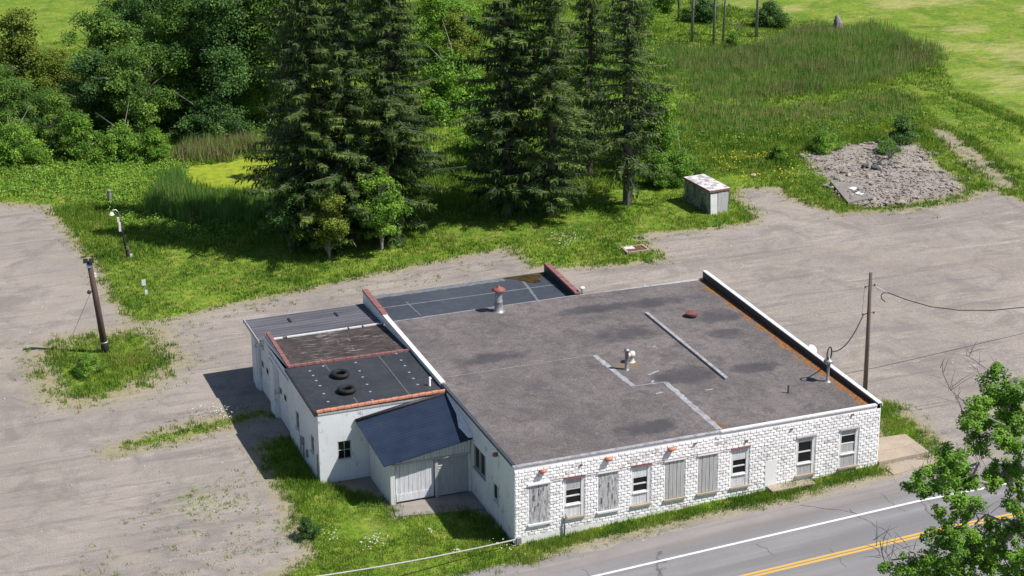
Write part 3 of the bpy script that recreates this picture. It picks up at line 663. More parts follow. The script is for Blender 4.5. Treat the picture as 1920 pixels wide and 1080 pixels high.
# grey conduit and small boxes on the front wall
m_ = MB(); m_.tube([(2.42, -.11, .0), (2.42, -.11, .75), (2.47, -.12, .95), (2.5, -.12, 1.25)], .045, 8)
m_.tube([(2.46, -.12, .9), (2.62, -.10, 1.1)], .025, 6); m_.build('conduit', M['grey_metal'], B, True)
box_part('meter_box', M['grey_metal'], B, (.05, .28, -.14, -.03, .12, .42))
m_ = MB()
m_.box(1.75, 10.9, -.078, -.06, 3.045, 3.062); m_.build('wall_wire', M['rust'], B)
for x, z in ((9.0, 3.62), (11.7, 3.3), (14.1, 3.5), (3.2, 3.55), (17.4, 3.7)):
    box_part('wall_bracket', M['rust'], B, (x, x+.12, -.10, -.03, z, z+.06))
# windows of the left wall
f = MB(); f.box(.06, .12, 3.87, 5.37, 1.66, 2.80); f = f.build('window', simple('dark_boards', (.06, .055, .055), (.03, .03, .03), 4, .8), B); tag(f, 'wide dark window beside the garage door')
for fr_ in ((-.03, .05, 3.80, 3.88, 1.66, 2.84), (-.03, .05, 4.55, 4.63, 1.67, 2.80), (-.03, .05, 5.36, 5.42, 1.66, 2.84)): box_part('frame', M['wood_grey2'], f, fr_)
box_part('sill', M['wood_grey2'], f, (-.10, .05, 3.78, 5.46, 1.56, 1.65))
box_part('glass_pane', M['glass'], f, (.045, .055, 3.9, 4.54, 1.7, 2.76))
f = MB(); f.box(.05, .12, 2.08, 2.80, 1.12, 2.02); f = f.build('window', M['wood_grey'], B); tag(f, 'narrow boarded window near the front corner of the left wall')
box_part('glass_pane', M['glass'], f, (.035, .048, 2.45, 2.74, 1.25, 1.9))
box_part('sill', M['white'], f, (-.07, .04, 2.04, 2.84, 1.03, 1.11))
p = PX(928, 852, -.12); m_ = MB(); m_.lathe((p.x, p.y, p.z-.1), [(.02, .2), (.10, .16), (.13, .05), (.09, 0), (.001, -.02)], 12); m_.box(-.06, 0., p.y-.03, p.y+.03, p.z+.02, p.z+.08)
tag(m_.build('alarm_bell', M['redcap'], B, True), 'round dark red bell on the left wall')

# --- roof fittings
t_ = MB(); c = (6.14, 18.53, 3.98)
t_.lathe(c, [(.34, 0), (.30, .05), (.24, .08), (.22, .55), (.225, .56), (.225, .60), (.20, .62), (.20, 1.2)], 18)
v_ = t_.build('turbine_vent', M['grey_metal'], B, True); tag(v_, 'tall grey roof vent with a red conical cap at the back edge')
t_ = MB(); t_.lathe(c, [(.37, 1.24), (.38, 1.28), (.22, 1.38), (.05, 1.44), (.06, 1.50), (.001, 1.52)], 20); t_.lathe(c, [(.36, 1.24), (.001, 1.22)], 20); t_.build('red_cap', M['redcap'], v_, True)
t_ = MB(); c = (9.34, 8.54, 3.98); t_.lathe(c, [(.15, 0), (.10, .04), (.095, 1.0), (.14, 1.0), (.14, 1.1), (.001, 1.13)], 14)
tag(t_.build('vent_pipe', M['grey_metal'], B, True), 'grey vent pipe standing in the dirty patch of roof')
t_ = MB(); c = (9.98, 9.35, 3.98); t_.lathe(c, [(.2, 0), (.13, .05), (.12, .3), (.17, .32), (.19, .42), (.15, .56), (.001, .6)], 14); t_.tube([(9.98, 9.35, 4.4), (9.75, 9.28, 4.42), (9.72, 9.27, 4.28)], .11, 10)
tag(t_.build('white_hood_vent', simple('cream_metal', (.72, .68, .60), (.5, .46, .4), 5, .5), B, True), 'small cream hood vent behind the grey vent pipe')
t_ = MB(); c = (15.67, 14.12, rz(15.67)-.005); t_.lathe(c, [(.2, 0), (.2, .14), (.36, .14), (.36, .24), (.10, .28), (.001, .29)], 20)
tag(t_.build('red_vent_cap', simple('faded_red', (.20, .075, .08), (.14, .07, .07), 3, .6), B), 'low round faded red vent cap')
t_ = MB(); t_.lathe((15.63, 3.07, rz(15.6)-.005), [(.1, 0), (.05, .03), (.05, .42), (.001, .43)], 10); tag(t_.build('black_pipe', M['black'], B, True), 'short black pipe near the front right of the roof')
t_ = MB(); c = (18.18, 3.7, rz(18.18)-.005)
t_.lathe(c, [(.19, 0), (.12, .05), (.075, .08), (.07, 1.0), (.09, 1.02), (.24, 1.05), (.26, 1.12), (.18, 1.2), (.05, 1.24), (.04, 1.4), (.001, 1.42)], 14)
ms = t_.build('service_mast', M['grey_metal'], B, True); tag(ms, 'electric service mast with a loop of black cable by the right parapet')
t_ = MB(); t_.tube([(18.2+.28*math.cos(a)*.8, 3.7+.28*math.cos(a)*.6, 5.33+.36*math.sin(a)) for a in [math.radians(d) for d in range(-110, 200, 18)]]+[(18.3, 3.75, 4.95), (18.25, 3.7, 4.5)], .035, 7); t_.build('cable_loop', M['black'], ms, True)
t_ = MB(); c = PX(1521, 656, 19.25)
t_.lathe((0, 0, 0), [(.001, 0), (.15, .015), (.27, .07), (.28, .08), (.15, .03), (.001, .012)], 18)
dsh = t_.build('satellite_dish', M['whitemetal'], B, True); dsh.location = (19.3, c.y, c.z); dsh.rotation_euler = (math.radians(35), math.radians(25), 0); tag(dsh, 'small white dish on the outside of the right wall')
t_ = MB(); c = PY(1091, 546, 19.45); t_.lathe((c.x, 19.45, 3.2), [(.06, 0), (.06, c.z+.15-3.2), (.15, c.z+.15-3.2), (.16, c.z+.24-3.2), (.001, c.z+.27-3.2)], 12); tag(t_.build('white_vent_pipe', M['whitemetal'], B, True), 'white vent pipe rising behind the back edge of the roof')

# --- back addition with grey rubber roof
t_ = MB(); t_.box(.0, .26, 19.95, 23.9, -.3, 3.62); t_.box(11.0, 11.3, 19.3, 24.1, -.3, 3.62); t_.box(.27, 10.99, 23.55, 23.9, -.3, 3.6); E_ = t_.build('back_addition', M['wall_paint'], B); tag(E_, 'back addition between two raised end walls')
t_ = MB(); t_.slab([(.2, 19.35, 3.66), (11.1, 19.35, 3.66), (11.15, 24.1, 3.70), (.2, 24.0, 3.70)], .08); t_.build('rubber_roof', M['epdm_grey'], E_)
t_ = MB()
ragged(t_, (.4, 22.1), (10.9, 21.95), .12, 3.688, 60); ragged(t_, (9.0, 20.0), (9.4, 23.6), .16, 3.692, 20); ragged(t_, (2.1, 22.5), (2.2, 20.2), .08, 3.692, 16); ragged(t_, (.5, 23.8), (8.4, 23.8), .5, 3.705, 50); ragged(t_, (.3, 19.5), (11, 19.5), .16, 3.672, 50)
t_.build('roof_seam', simple('dusty_seam', (.17, .18, .20), (.11, .12, .135), 3, .8), E_)
t_ = MB(); pd = [(8.4, 23.98), (9.05, 23.5), (9.5, 22.85), (9.9, 22.55), (10.25, 22.7), (10.2, 23.15), (10.55, 23.45), (11.0, 23.6), (11.05, 24.0)]
t_.add([(x, y, 3.709) for x, y in pd], [tuple(range(len(pd)))]); pz_ = NT('muddy_water'); pz_.color(pz_.ramp(pz_.noise(1.4, 5, .7), [(.35, (.022, .014, .010)), (.6, (.09, .06, .02)), (.72, (.20, .11, .05))])); pz_.rough(.15)
tag(t_.build('puddle', pz_.m, E_), 'brown puddle in the far corner of the grey rubber roof')
def coping(mb, a, b, w, th):
    a, b = Vector(a), Vector(b); n = max(2, int((b-a).length/.33)); d = (b-a)/n; s_ = Vector((-d.y, d.x, 0)).normalized()*w*.5
    for i in range(n):
        p, q = a+d*i, a+d*(i+.95); o = .012*(i % 2)
        mb.tube([p+Vector((0, 0, o)), q+Vector((0, 0, o+.01))], w*.5, 7) if th is None else mb.hexa([p-s_, q-s_, q+s_, p+s_], [p-s_*.9+Vector((0, 0, th+o)), q-s_*.9+Vector((0, 0, th+o)), q+s_*.9+Vector((0, 0, th+o)), p+s_*.9+Vector((0, 0, th+o))])
for nm, xa, xb, y0, y1, z0, z1 in (('left', 0.01, .25, 19.96, 23.88, 4.14, 4.24), ('right', 11.01, 11.28, 19.32, 24.08, 4.08, 4.24)):
    t_ = MB(); t_.hexa([(xa, y0, 3.63), (xb, y0, 3.63), (xb, y1, 3.63), (xa, y1, 3.63)], [(xa, y0, z0-.07), (xb, y0, z0-.07), (xb, y1, z1-.07), (xa, y1, z1-.07)])
    q = t_.build('end_parapet', M['wall_paint'] if nm == 'left' else M['epdm'], B); tag(q, 'raised %s end wall of the back addition with red coping' % nm)
    t_ = MB(); coping(t_, ((xa+xb)/2, y0, z0-.065), ((xa+xb)/2, y1, z1-.065), .34, .07); t_.build('tile_coping', M['redtile'], q)
    t_ = MB(); xi = xb+.012 if nm == 'left' else xa-.012
    t_.quad((xi, y0, 3.70), (xi, y1, 3.72), (xi, y1, z1-.09), (xi, y0, z0-.09)); t_.build('rubber_upstand', M['epdm'], q)

# --- left annex: three roof levels
AX, AY = -6.62, 9.44
t_ = MB()
aops = [(13.2, 13.86, 1.25, 2.2), (10.4, 11.0, 1.18, 2.1), (15.25, 17.85, -.3, 3.15), (18.95, 21.75, -.3, 3.0)]
wall_open(t_, 'x', AX, AY, 15.1, -.4, 3.55, aops[:2], .12, -1)
wall_open(t_, 'x', AX, 15.1, 23.2, -.4, 3.2, aops[2:], .22, -1)
t_.quad((AX, AY, 3.55), (AX, 15.1, 3.55), (AX, 15.1, 3.93), (AX, AY, 3.76)); t_.quad((AX, 15.1, 3.2), (AX, 20.1, 3.2), (AX, 20.1, 3.88), (AX, 15.1, 3.98)); t_.quad((AX, 20.1, 3.2), (AX, 23.2, 3.2), (AX, 23.2, 3.42), (AX, 20.1, 3.5))
wall_open(t_, 'y', AY, AX, -.01, -.4, 3.72, [(-5.68, -4.98, 1.14, 2.14)], .14, -1)
t_.quad((AX, 23.2, -.4), (0, 23.2, -.4), (0, 23.2, 3.4), (AX, 23.2, 3.4))
A_ = t_.build('annex_wall', M['wall_paint'], B); tag(A_, 'white walls of the annex along the left side, with two garage doors')
# window in the annex front
def cross_window(parent, axis_, pos, u0, u1, z0, z1, sgn, lab, mat_f):
    def bx_(a, b, d0, d1, c, d): return (a, b, min(pos-sgn*d0, pos-sgn*d1), max(pos-sgn*d0, pos-sgn*d1), c, d) if axis_ == 'y' else (min(pos-sgn*d0, pos-sgn*d1), max(pos-sgn*d0, pos-sgn*d1), a, b, c, d)
    f = box_part('window', mat_f, parent, bx_(u0, u0+.05, .03, .12, z0, z1), bx_(u1-.05, u1, .03, .12, z0, z1), bx_(u0+.05, u1-.05, .03, .12, z1-.05, z1), bx_(u0+.05, u1-.05, .03, .12, z0, z0+.05)); tag(f, lab)
    um, zm = (u0+u1)/2, (z0+z1)/2
    box_part('glazing_bar', mat_f, f, bx_(um-.014, um+.014, .05, .085, z0+.05, z1-.05), bx_(u0+.05, um-.016, .05, .083, zm-.014, zm+.014), bx_(um+.016, u1-.05, .05, .083, zm-.014, zm+.014))
    box_part('glass_pane', M['glass'], f, bx_(u0+.04, u1-.04, .09, .10, z0+.04, z1-.04))
    box_part('sill', M['white'], f, bx_(u0-.06, u1+.06, -.07, .05, z0-.08, z0-.002))
cross_window(B, 'y', AY, -5.68, -4.98, 1.14, 2.14, -1, 'dark four-pane window in the front wall of the annex', M['wood_grey2'])
cross_window(B, 'x', AX, 13.2, 13.86, 1.25, 2.2, -1, 'rear small window in the shaded left wall of the annex', M['wood_grey2'])
cross_window(B, 'x', AX, 10.4, 11.0, 1.18, 2.1, -1, 'front small window in the shaded left wall of the annex', M['wood_grey2'])
for (y0, y1, z0, z1), lab in zip(aops[2:], ('left garage door of the annex, under the dark tar roof', 'rear garage door of the annex, under the grey metal roof')):
    t_ = MB(); n = 5
    for j in range(n):
        a, b = .02+(z1-.04)*j/n, .02+(z1-.04)*(j+1)/n-.012; t_.box(AX+.16, AX+.2, y0+.02, y1-.02, a, b)
    d_ = t_.build('garage_door', M['wall_paint'], B); tag(d_, lab)
    for j in range(3):
        yy = y0+.35+(y1-y0-.7)*j/2; box_part('door_window', M['glass'], d_, (AX+.145, AX+.158, yy-.2, yy+.2, 1.55, 1.85))
for nm_, bb in (('door_pier', (AX-.10, AX-.003, 17.95, 18.85, -.2, 3.1)), ('door_pier', (AX-.06, AX-.003, 22.0, 22.5, -.2, 3.1)), ('door_lintel', (AX-.09, AX-.003, 15.0, 18.9, 3.22, 3.38))): box_part(nm_, M['wall_paint'], A_, bb)
p = PX(480, 646, AX-.3); t_ = MB(); t_.tube([(AX, p.y, p.z), (AX-.25, p.y, p.z+.08), (AX-.38, p.y-.05, p.z)], .03, 7); t_.lathe((AX-.40, p.y-.06, p.z-.12), [(.14, 0), (.09, .1), (.03, .16), (.001, .17)], 12); t_.box(AX-.12, AX, p.y-.45, p.y-.2, p.z-.2, p.z+.02)
tag(t_.build('wall_lamp', M['white'], A_, True), 'white gooseneck lamp on the annex corner')
# conduits on the annex left wall
t_ = MB(); t_.tube([(AX-.04, 12.4, .2), (AX-.04, 12.4, 1.1), (AX-.05, 12.9, 1.15), (AX-.04, 12.95, .3)], .03, 6); t_.box(AX-.12, AX-.003, 12.3, 12.55, .9, 1.25); t_.build('conduit', M['grey_metal'], A_)
t_ = MB(); t_.tube([(AX-.04, 9.75, 0), (AX-.04, 9.75, 1.5)], .03, 6); t_.build('conduit', M['grey_metal'], A_)
box_part('meter_box', M['grey_metal'], A_, (AX-.10, AX-.003, 11.6, 11.75, .5, .9))
# front rubber roof with tyres
t_ = MB(); t_.slab([(AX-.08, AY-.02, 3.80), (-.03, AY-.02, 3.86), (-.03, 15.12, 3.93), (AX-.08, 15.12, 3.97)], .12)
R1 = t_.build('rubber_roof', M['epdm'], B); tag(R1, 'black rubber roof of the annex carrying two tyres')
t_ = MB(); t_.hexa([(AX-.16, AY-.02, 3.66), (AX-.085, AY-.02, 3.66), (AX-.085, 15.1, 3.83), (AX-.16, 15.1, 3.83)], [(AX-.16, AY-.02, 3.80), (AX-.085, AY-.02, 3.80), (AX-.085, 15.1, 3.97), (AX-.16, 15.1, 3.97)]); t_.build('gutter', M['black'], R1)
t_ = MB()
for u, v in ((581, 697), (587, 705), (593, 714), (600, 723), (607, 737), (615, 751), (625, 762), (606, 688), (667, 681), (674, 696), (680, 707), (688, 720), (694, 733), (698, 748), (743, 664), (752, 676), (759, 686), (767, 698), (775, 709), (783, 720)):
    p = PZ(u, v, 3.9); zz = 3.80+.03*(p.y-AY)+.0; zt = 3.80+(p.y-AY)/5.68*.17+(p.x-AX)/6.6*(.06-(p.y-AY)/5.68*.10)
    t_ = MB(); t_.lathe((p.x, p.y, zt), [(.075, .0), (.07, .008), (.001, .010)], 10); t_.build('fastener_plate', M['plate'], R1)
t_ = MB(); a, b = (-2.3, 14.9), (-1.9, 9.6)
def r1z(x, y): return 3.80+(y-AY)/5.68*.17+(x-AX)/6.6*(.06-(y-AY)/5.68*.10)
for a, b in (((-1.8, 15.0), (-1.7, 9.7)), ((-4.7, 15.0), (-4.6, 14.0)), ((-4.45, 10.6), (-4.4, 9.7))):
    t_.hexa([(a[0]-.03, b[1], r1z(b[0], b[1])-.01), (a[0]+.03, b[1], r1z(b[0], b[1])-.01), (a[0]+.03, a[1], r1z(*a)-.01), (a[0]-.03, a[1], r1z(*a)-.01)], [(a[0]-.03, b[1], r1z(b[0], b[1])+.006), (a[0]+.03, b[1], r1z(b[0], b[1])+.006), (a[0]+.03, a[1], r1z(*a)+.006), (a[0]-.03, a[1], r1z(*a)+.006)])
t_.build('roof_seam', simple('dusty_seam_two', (.13, .135, .145), (.09, .09, .1), 3, .7), R1)
t_ = MB(); coping(t_, (AX-.02, AY+.06, 3.87), (-.05, AY+.06, 3.93), .20, None); t_.build('orange_ridge_tile', M['orange'], R1)
t_ = MB(); t_.box(-6.6, -.02, AY-.03, AY-.002, 3.70, 3.79); t_.build('fascia', M['wood_grey2'], R1)
p = PZ(806, 722, 3.9); t_ = MB(); t_.lathe((p.x, p.y, 3.84), [(.10, 0), (.05, .03), (.045, .5), (.001, .51)], 10); t_.tube([(p.x, p.y, 4.25), (p.x+.12, p.y+.1, 4.2)], .03, 6); t_.build('vent_pipe', M['whitemetal'], R1, True)
# dark tar roof
t_ = MB(); t_.slab([(-6.4, 15.13, 3.90), (-.03, 15.13, 3.84), (-.03, 20.05, 3.57), (-6.4, 20.05, 3.57)], .12)
R2 = t_.build('tar_roof', M['tar'], B); tag(R2, 'stained black tar roof edged with dark red tiles')
t_ = MB(); coping(t_, (AX+.02, 15.13, 4.0), (-.05, 15.13, 3.90), .17, .10); t_.build('red_tile_edge', M['redtile'], R2)
t_ = MB(); t_.hexa([(AX, 15.2, 3.7), (-6.4, 15.2, 3.7), (-6.28, 20.1, 3.6), (AX, 20.1, 3.6)], [(AX, 15.2, 3.98), (-6.4, 15.2, 3.98), (-6.28, 20.1, 3.98), (-6.52, 20.1, 3.98)]); t_.build('side_parapet', M['wall_paint'], R2)
t_ = MB(); coping(t_, (-6.5, 15.15, 3.985), (-6.4, 20.05, 3.985), .22, .08); t_.build('red_tile_edge', M['redtile'], R2)
t_ = MB()
for a, b in ((-6.75, -5.6), (-5.35, -2.0), (-1.9, -1.2), (-1.1, -.05)): t_.box(a, b, 20.06, 20.16, 3.55, 3.635)
t_.build('white_flashing', M['whitemetal'], R2)
# grey metal roof
t_ = MB(); t_.slab([(-6.85, 20.17, 3.58), (-.03, 20.17, 3.58), (-.03, 23.7, 3.46), (-6.85, 23.7, 3.46)], .05)
for j in range(9):
    y = 20.45+j*.38; zz = 3.58-.034*(y-20.17); t_.box(-6.84, -.04, y, y+.035, zz-.01, zz+.022)
R3 = t_.build('metal_roof', M['greyroof'], B); tag(R3, 'weathered grey ribbed metal roof at the back of the annex')
t_ = MB(); t_.box(-6.90, -6.86, 20.17, 23.7, 3.36, 3.57); t_.box(-6.9, -.03, 23.71, 23.75, 3.3, 3.45); t_.build('fascia', M['wood_grey2'], R3)
for x, y in ((-4.62, 22.3), (-2.0, 22.2)): box_part('roof_patch', M['black'], R3, (x, x+.12, y, y+.6, 3.47, 3.55))

# --- lean-to garage with blue metal roof
t_ = MB(); GX0, GY0 = -4.1, 5.95
t_.quad((GX0, GY0, -.3), (GX0, AY-.01, -.3), (GX0, AY-.01, 3.15), (GX0, GY0, 2.46))
# upper band of vertical boards, in front of the door plane
n = 26
for j in range(n):
    a = GX0+(-.02-GX0)*j/n; b = GX0+(-.02-GX0)*(j+1)/n-.012; zt = lambda x: 3.10+.157*x
    t_.hexa([(a, GY0-.06-.006*(j % 2), 2.2), (b, GY0-.06-.006*(j % 2), 2.2), (b, GY0, 2.2), (a, GY0, 2.2)], [(a, GY0-.06-.006*(j % 2), zt(a)), (b, GY0-.06-.006*(j % 2), zt(b)), (b, GY0, zt(b)), (a, GY0, zt(a))])
t_.box(GX0+.001, -3.86, GY0-.04, GY0+.1, -.3, 2.19); t_.box(-.14, -.01, GY0-.03, GY0+.1, -.2, 2.19)
LG = t_.build('lean_to_garage', M['plank_white'], B); tag(LG, 'lean-to garage with a dark blue metal roof in the corner between annex and main block')
t_ = MB()
for j in range(9):
    a = -3.80+j*.215; t_.box(a, a+.203, GY0+.09-.008*(j % 2), GY0+.14, .09, 2.19)
t_.box(-3.78, -1.9, GY0+.06, GY0+.079, .12, .5)
tag(t_.build('sliding_door', M['plank_white'], LG), 'white plank sliding door of the lean-to garage')
t_ = MB()
for j in range(15):
    z = .08+j*.142; t_.hexa([(-1.66, GY0+.04, z), (-.15, GY0+.04, z), (-.15, GY0+.12, z), (-1.66, GY0+.12, z)], [(-1.66, GY0+.085, z+.138), (-.15, GY0+.085, z+.138), (-.15, GY0+.12, z+.138), (-1.66, GY0+.12, z+.138)])
t_.build('lap_siding', M['wood_grey2'], LG)
t_ = MB(); t_.box(-1.84, -1.68, GY0-.02, GY0+.14, .06, 2.19); t_.box(-4.0, -.1, GY0-.11, GY0-.075, 2.12, 2.2); t_.build('door_track', M['wood_grey2'], LG)
t_ = MB(); pr = lambda x, y: 3.08+.157*x+(y-5.55)*.2
t_.slab([(-4.50, 5.53, pr(-4.50, 5.53)), (-.05, 5.53, pr(-.05, 5.53)), (-.05, AY-.02, pr(-.05, AY)), (-4.72, AY-.02, pr(-4.72, AY))], .05)
for j in range(19):
    y = 5.62+j*.2; t_.hexa([(-4.55, y, pr(-4.55, y)-.01), (-.06, y, pr(-.06, y)-.01), (-.06, y+.02, pr(-.06, y)-.01), (-4.55, y+.02, pr(-4.55, y)-.01)], [(-4.55, y, pr(-4.55, y)+.012), (-.06, y, pr(-.06, y)+.012), (-.06, y+.02, pr(-.06, y)+.012), (-4.55, y+.02, pr(-4.55, y)+.012)])
GR = t_.build('blue_metal_roof', M['bluemetal'], LG)
t_ = MB(); t_.tube([(-4.75, AY-.08, pr(-4.75, AY)+.04), (-2.4, AY-.08, pr(-2.4, AY)+.06), (-.05, AY-.08, pr(-.05, AY)+.02)], [.09, .10, .07], 8); t_.build('ridge_roll', M['black'], LG, True)
t_ = MB(); t_.add([(-.015, 5.6, pr(0, 5.6)-.03), (-.22, 5.62, pr(-.22, 5.62)+.02), (-.38, 6.6, pr(-.38, 6.6)+.02), (-.14, 7.6, pr(-.14, 7.6)+.02), (-.07, 9.3, pr(-.07, 9.3)+.02), (-.012, 9.3, pr(0, 9.3)+.08), (-.012, 7.2, pr(0, 7.2)+.26), (-.012, 6.4, pr(0, 6.4)+.18), (-.012, 5.6, pr(0, 5.6)+.08)], [(0, 1, 2, 7, 8), (2, 3, 6, 7), (3, 4, 5, 6)]); t_.build('white_flashing', M['whitemetal'], LG)
#E2
# ------------------------------------------------------------------ tyres on the roof
def tyre(loc, rot, lab):
    t_ = MB(); R, r = .345, .135; nu, nv = 40, 14; v = []; f = []
    for i in range(nu):
        a = 2*math.pi*i/nu
        for j in range(nv):
            b = 2*math.pi*j/nv; cb, sb = math.cos(b), math.sin(b)
            k = 1.0 if cb > 0 else .8
            rr = r*(1+.03*((i % 2)*(cb > .6)))
            v.append(((R+rr*cb*k)*math.cos(a), (R+rr*cb*k)*math.sin(a), math.copysign(abs(sb)**.75, sb)*.115))
    for i in range(nu):
        for j in range(nv): f.append((i*nv+j, ((i+1) % nu)*nv+j, ((i+1) % nu)*nv+(j+1) % nv, i*nv+(j+1) % nv))
    t_.add(v, f); o = t_.build('tyre', M['rubber'], None, True, loc); o.rotation_euler = rot; tag(o, lab, 'tyre', 'old tyres lying on the annex roof'); return o
tyre((-4.36, 13.25, r1z(-4.36, 13.25)+.12), (.03, 0, .4), 'old black tyre on the rubber roof, nearer the red tile edge')
tyre((-4.58, 11.35, r1z(-4.58, 11.35)+.12), (0, .03, 1.1), 'old black tyre on the rubber roof, nearer the orange tile edge')

# ------------------------------------------------------------------ poles, cables and signs
def cable(name, pts, r, mat, lab, cat='cable'):
    t_ = MB(); t_.tube(pts, r, 6); return tag(t_.build(name, mat, None, True), lab, cat)
def sagged(a, b, s, n=18):
    a, b = Vector(a), Vector(b); return [a+(b-a)*i/n-Vector((0, 0, s*4*(i/n)*(1-i/n))) for i in range(n+1)]
b = G(1622, 731)
Lp = empty('utility_pole', b, 'slim brown utility pole standing on the gravel lot behind the right parapet', 'pole')
t_ = MB(); t_.tube([(0, 0, -.3), (-.03, 0, 3.2), (-.09, 0, 6.68)], [.125, .11, .085], 10); t_.build('shaft', M['wood_pole2'], Lp, True)
for z, w in ((5.95, .28), (4.4, .32)):
    t_ = MB(); t_.tube([(-.08-w, 0, z), (-.08+w, 0, z+.03)], .02, 6); t_.lathe((-.08-w, 0, z-.06), [(.001, -.02), (.05, 0), (.05, .1), (.001, .12)], 8); t_.lathe((-.08+w, 0, z-.04), [(.001, -.02), (.05, 0), (.05, .1), (.001, .12)], 8); t_.build('insulator_bracket', M['rust'], Lp, True)
top = Vector((b.x-.08, b.y, b.z))
mast = Vector((18.3, 3.7, 5.45))
pA = Vector((b.x-.38, b.y, b.z+4.38)); cable('service_cable', [pA+Vector((.3, 0, .05)), pA]+sagged(pA+Vector((-.12, -.1, -.08)), mast, .55)[1:], .032, M['black'], 'thick black cable sagging from the slim pole down to the roof mast')
cable('thin_wire', sagged(pA+Vector((-.02, 0, 1.5)), pA+Vector((-.10, 0, -.02)), .05), .012, M['grey_metal'], 'short thin wire on the left side of the slim utility pole')
w0 = PY(1665, 549, b.y); w1 = PY(2000, 566, b.y+3)
mid = [PY(1700, 562, b.y+.3), PY(1745, 575, b.y+.8), PY(1800, 582, b.y+1.4), PY(1860, 582, b.y+2), PY(1920, 576, b.y+2.5)]
cable('overhead_cable', [PY(1660, 566, b.y), PY(1653, 560, b.y), PY(1652, 553, b.y), PY(1657, 549, b.y), w0]+mid+[w1], .028, M['black'], 'black overhead cable leaving the slim pole to the right, with a curled end')
cable('tie_wire', [top+Vector((.2, 0, 5.98)), w0], .012, M['whitemetal'], 'thin pale tie wire between the slim pole and the curled black cable')
# cable across the front lawn
a0 = Vector((.0, -.06, .36)); a1 = PY(565, 1085, -2.4); a2 = PY(300, 1150, -6)
cable('ground_cable', [a0]+sagged(a0, a1, .12)[1:]+[a2], .035, simple('pale_cable', (.42, .42, .40), (.3, .3, .29), 4, .6), 'pale grey cable running from the building corner low across the lawn')
# leaning pole on the grass island
b = G(199, 662); t1 = PY(167, 490, b.y)-b
Lp = empty('leaning_pole', b, 'thick dark leaning pole with floodlights on the small grass island', 'pole')
t_ = MB(); t_.tube([(0, 0, -.2), t1*.5, t1], [.20, .175, .15], 14); t_.build('shaft', M['wood_pole'], Lp, True)
t_ = MB(); t_.tube([(0, 0, -.1), t1*.11, t1*.12], [.235, .225, .19], 14); t_.build('base_sleeve', M['black'], Lp, True)
t_ = MB(); t_.tube([t1*.115, t1*.13], [.23, .23], 14); t_.build('base_band', M['grey_metal'], Lp, True)
for dx, dy, sz in ((-.22, -.1, .26), (.08, -.18, .24)):
    t_ = MB(); c = t1+Vector((dx, dy, .08))
    t_.hexa([c+Vector((-sz/2, -.12, -.1)), c+Vector((sz/2, -.12, -.1)), c+Vector((sz/2, .08, -.14)), c+Vector((-sz/2, .08, -.14))], [c+Vector((-sz/2, -.08, .16)), c+Vector((sz/2, -.08, .16)), c+Vector((sz/2*.7, .08, .12)), c+Vector((-sz/2*.7, .08, .12))])
    t_.tube([c+Vector((0, .08, 0)), t1], .025, 6); t_.build('floodlight', M['black'], Lp)
t_ = MB(); c = t1+Vector((-.06, -.16, -.16)); t_.box(c.x-.12, c.x+.12, c.y-.06, c.y+.06, c.z-.16, c.z+.04); t_.build('blue_junction_box', simple('blue_box', (.10, .22, .38), (.2, .3, .4), 4, .5), Lp)
t_ = MB(); c = t1*.68; t_.tube([c, c+Vector((-.3, -.1, .02))], .04, 7); t_.lathe(c+Vector((-.33, -.1, -.08)), [(.001, 0), (.1, .02), (.12, .1), (.07, .2), (.001, .22)], 10); t_.build('insulator', M['black'], Lp, True)
c = t1*.85; t_ = MB(); t_.box(c.x+.13, c.x+.26, c.y-.12, c.y+.02, c.z-.1, c.z+.12); t_.build('small_white_box', M['whitemetal'], Lp)
cable('guy_wire', [b+t1*.66+Vector((-.3, -.1, 0)), G(136, 628)+Vector((0, 0, .02))], .014, M['grey_metal'], 'thin guy wire from the leaning pole down to the gravel')
# lamp pole in the grass
b = G(240, 484); t1 = PY(221, 396, b.y)-b
Lp = empty('lamp_pole', b, 'short dark pole with gooseneck lamp and white boxes on the left lawn', 'pole')
t_ = MB(); t_.tube([(0, 0, -.1), t1*.5, t1], [.075, .065, .055], 10); t_.build('shaft', M['black'], Lp, True)
t_ = MB(); t_.tube([(.1, -.06, -.1), Vector((.1, -.06, 0))+t1*.22], [.13, .11], 8); t_.tube([Vector((.08, -.12, 0))+t1*.2, Vector((.08, -.12, 0))+t1*.26], [.14, .10], 8); t_.build('base_post', M['wood_pole2'], Lp)
t_ = MB(); t_.box(.13, .27, -.2, -.1, .0, .3); t_.build('white_base_tag', M['white'], Lp)
t_ = MB(); t_.tube([t1*.97, t1+Vector((-.12, 0, .12)), t1+Vector((-.30, 0, .12)), t1+Vector((-.4, 0, .0))], .03, 7); t_.lathe(t1+Vector((-.42, 0, -.2)), [(.18, 0), (.15, .08), (.06, .18), (.001, .2)], 12); t_.build('gooseneck_lamp', M['whitemetal'], Lp, True)
for f_, h_ in ((.83, .16), (.68, .30)):
    c = t1*f_; t_ = MB(); t_.box(c.x-.17, c.x-.03, c.y-.12, c.y-.02, c.z-h_, c.z+h_); t_.build('white_box', M['white'], Lp)
b = G(273, 554)
Lp = empty('sign_stake', b, 'small white sign plate on a thin stake in the left lawn', 'sign')
t_ = MB(); t_.tube([(.02, 0, -.1), (-.06, 0, .75)], .04, 7); t_.build('stake', M['grey_metal'], Lp)
t_ = MB(); t_.box(-.18, .06, -.05, .0, .68, 1.05); t_.build('sign_plate', M['white'], Lp)
t_ = MB(); t_.box(-.04, .12, -.09, -.045, .0, .38); t_.build('white_tag', M['white'], Lp)
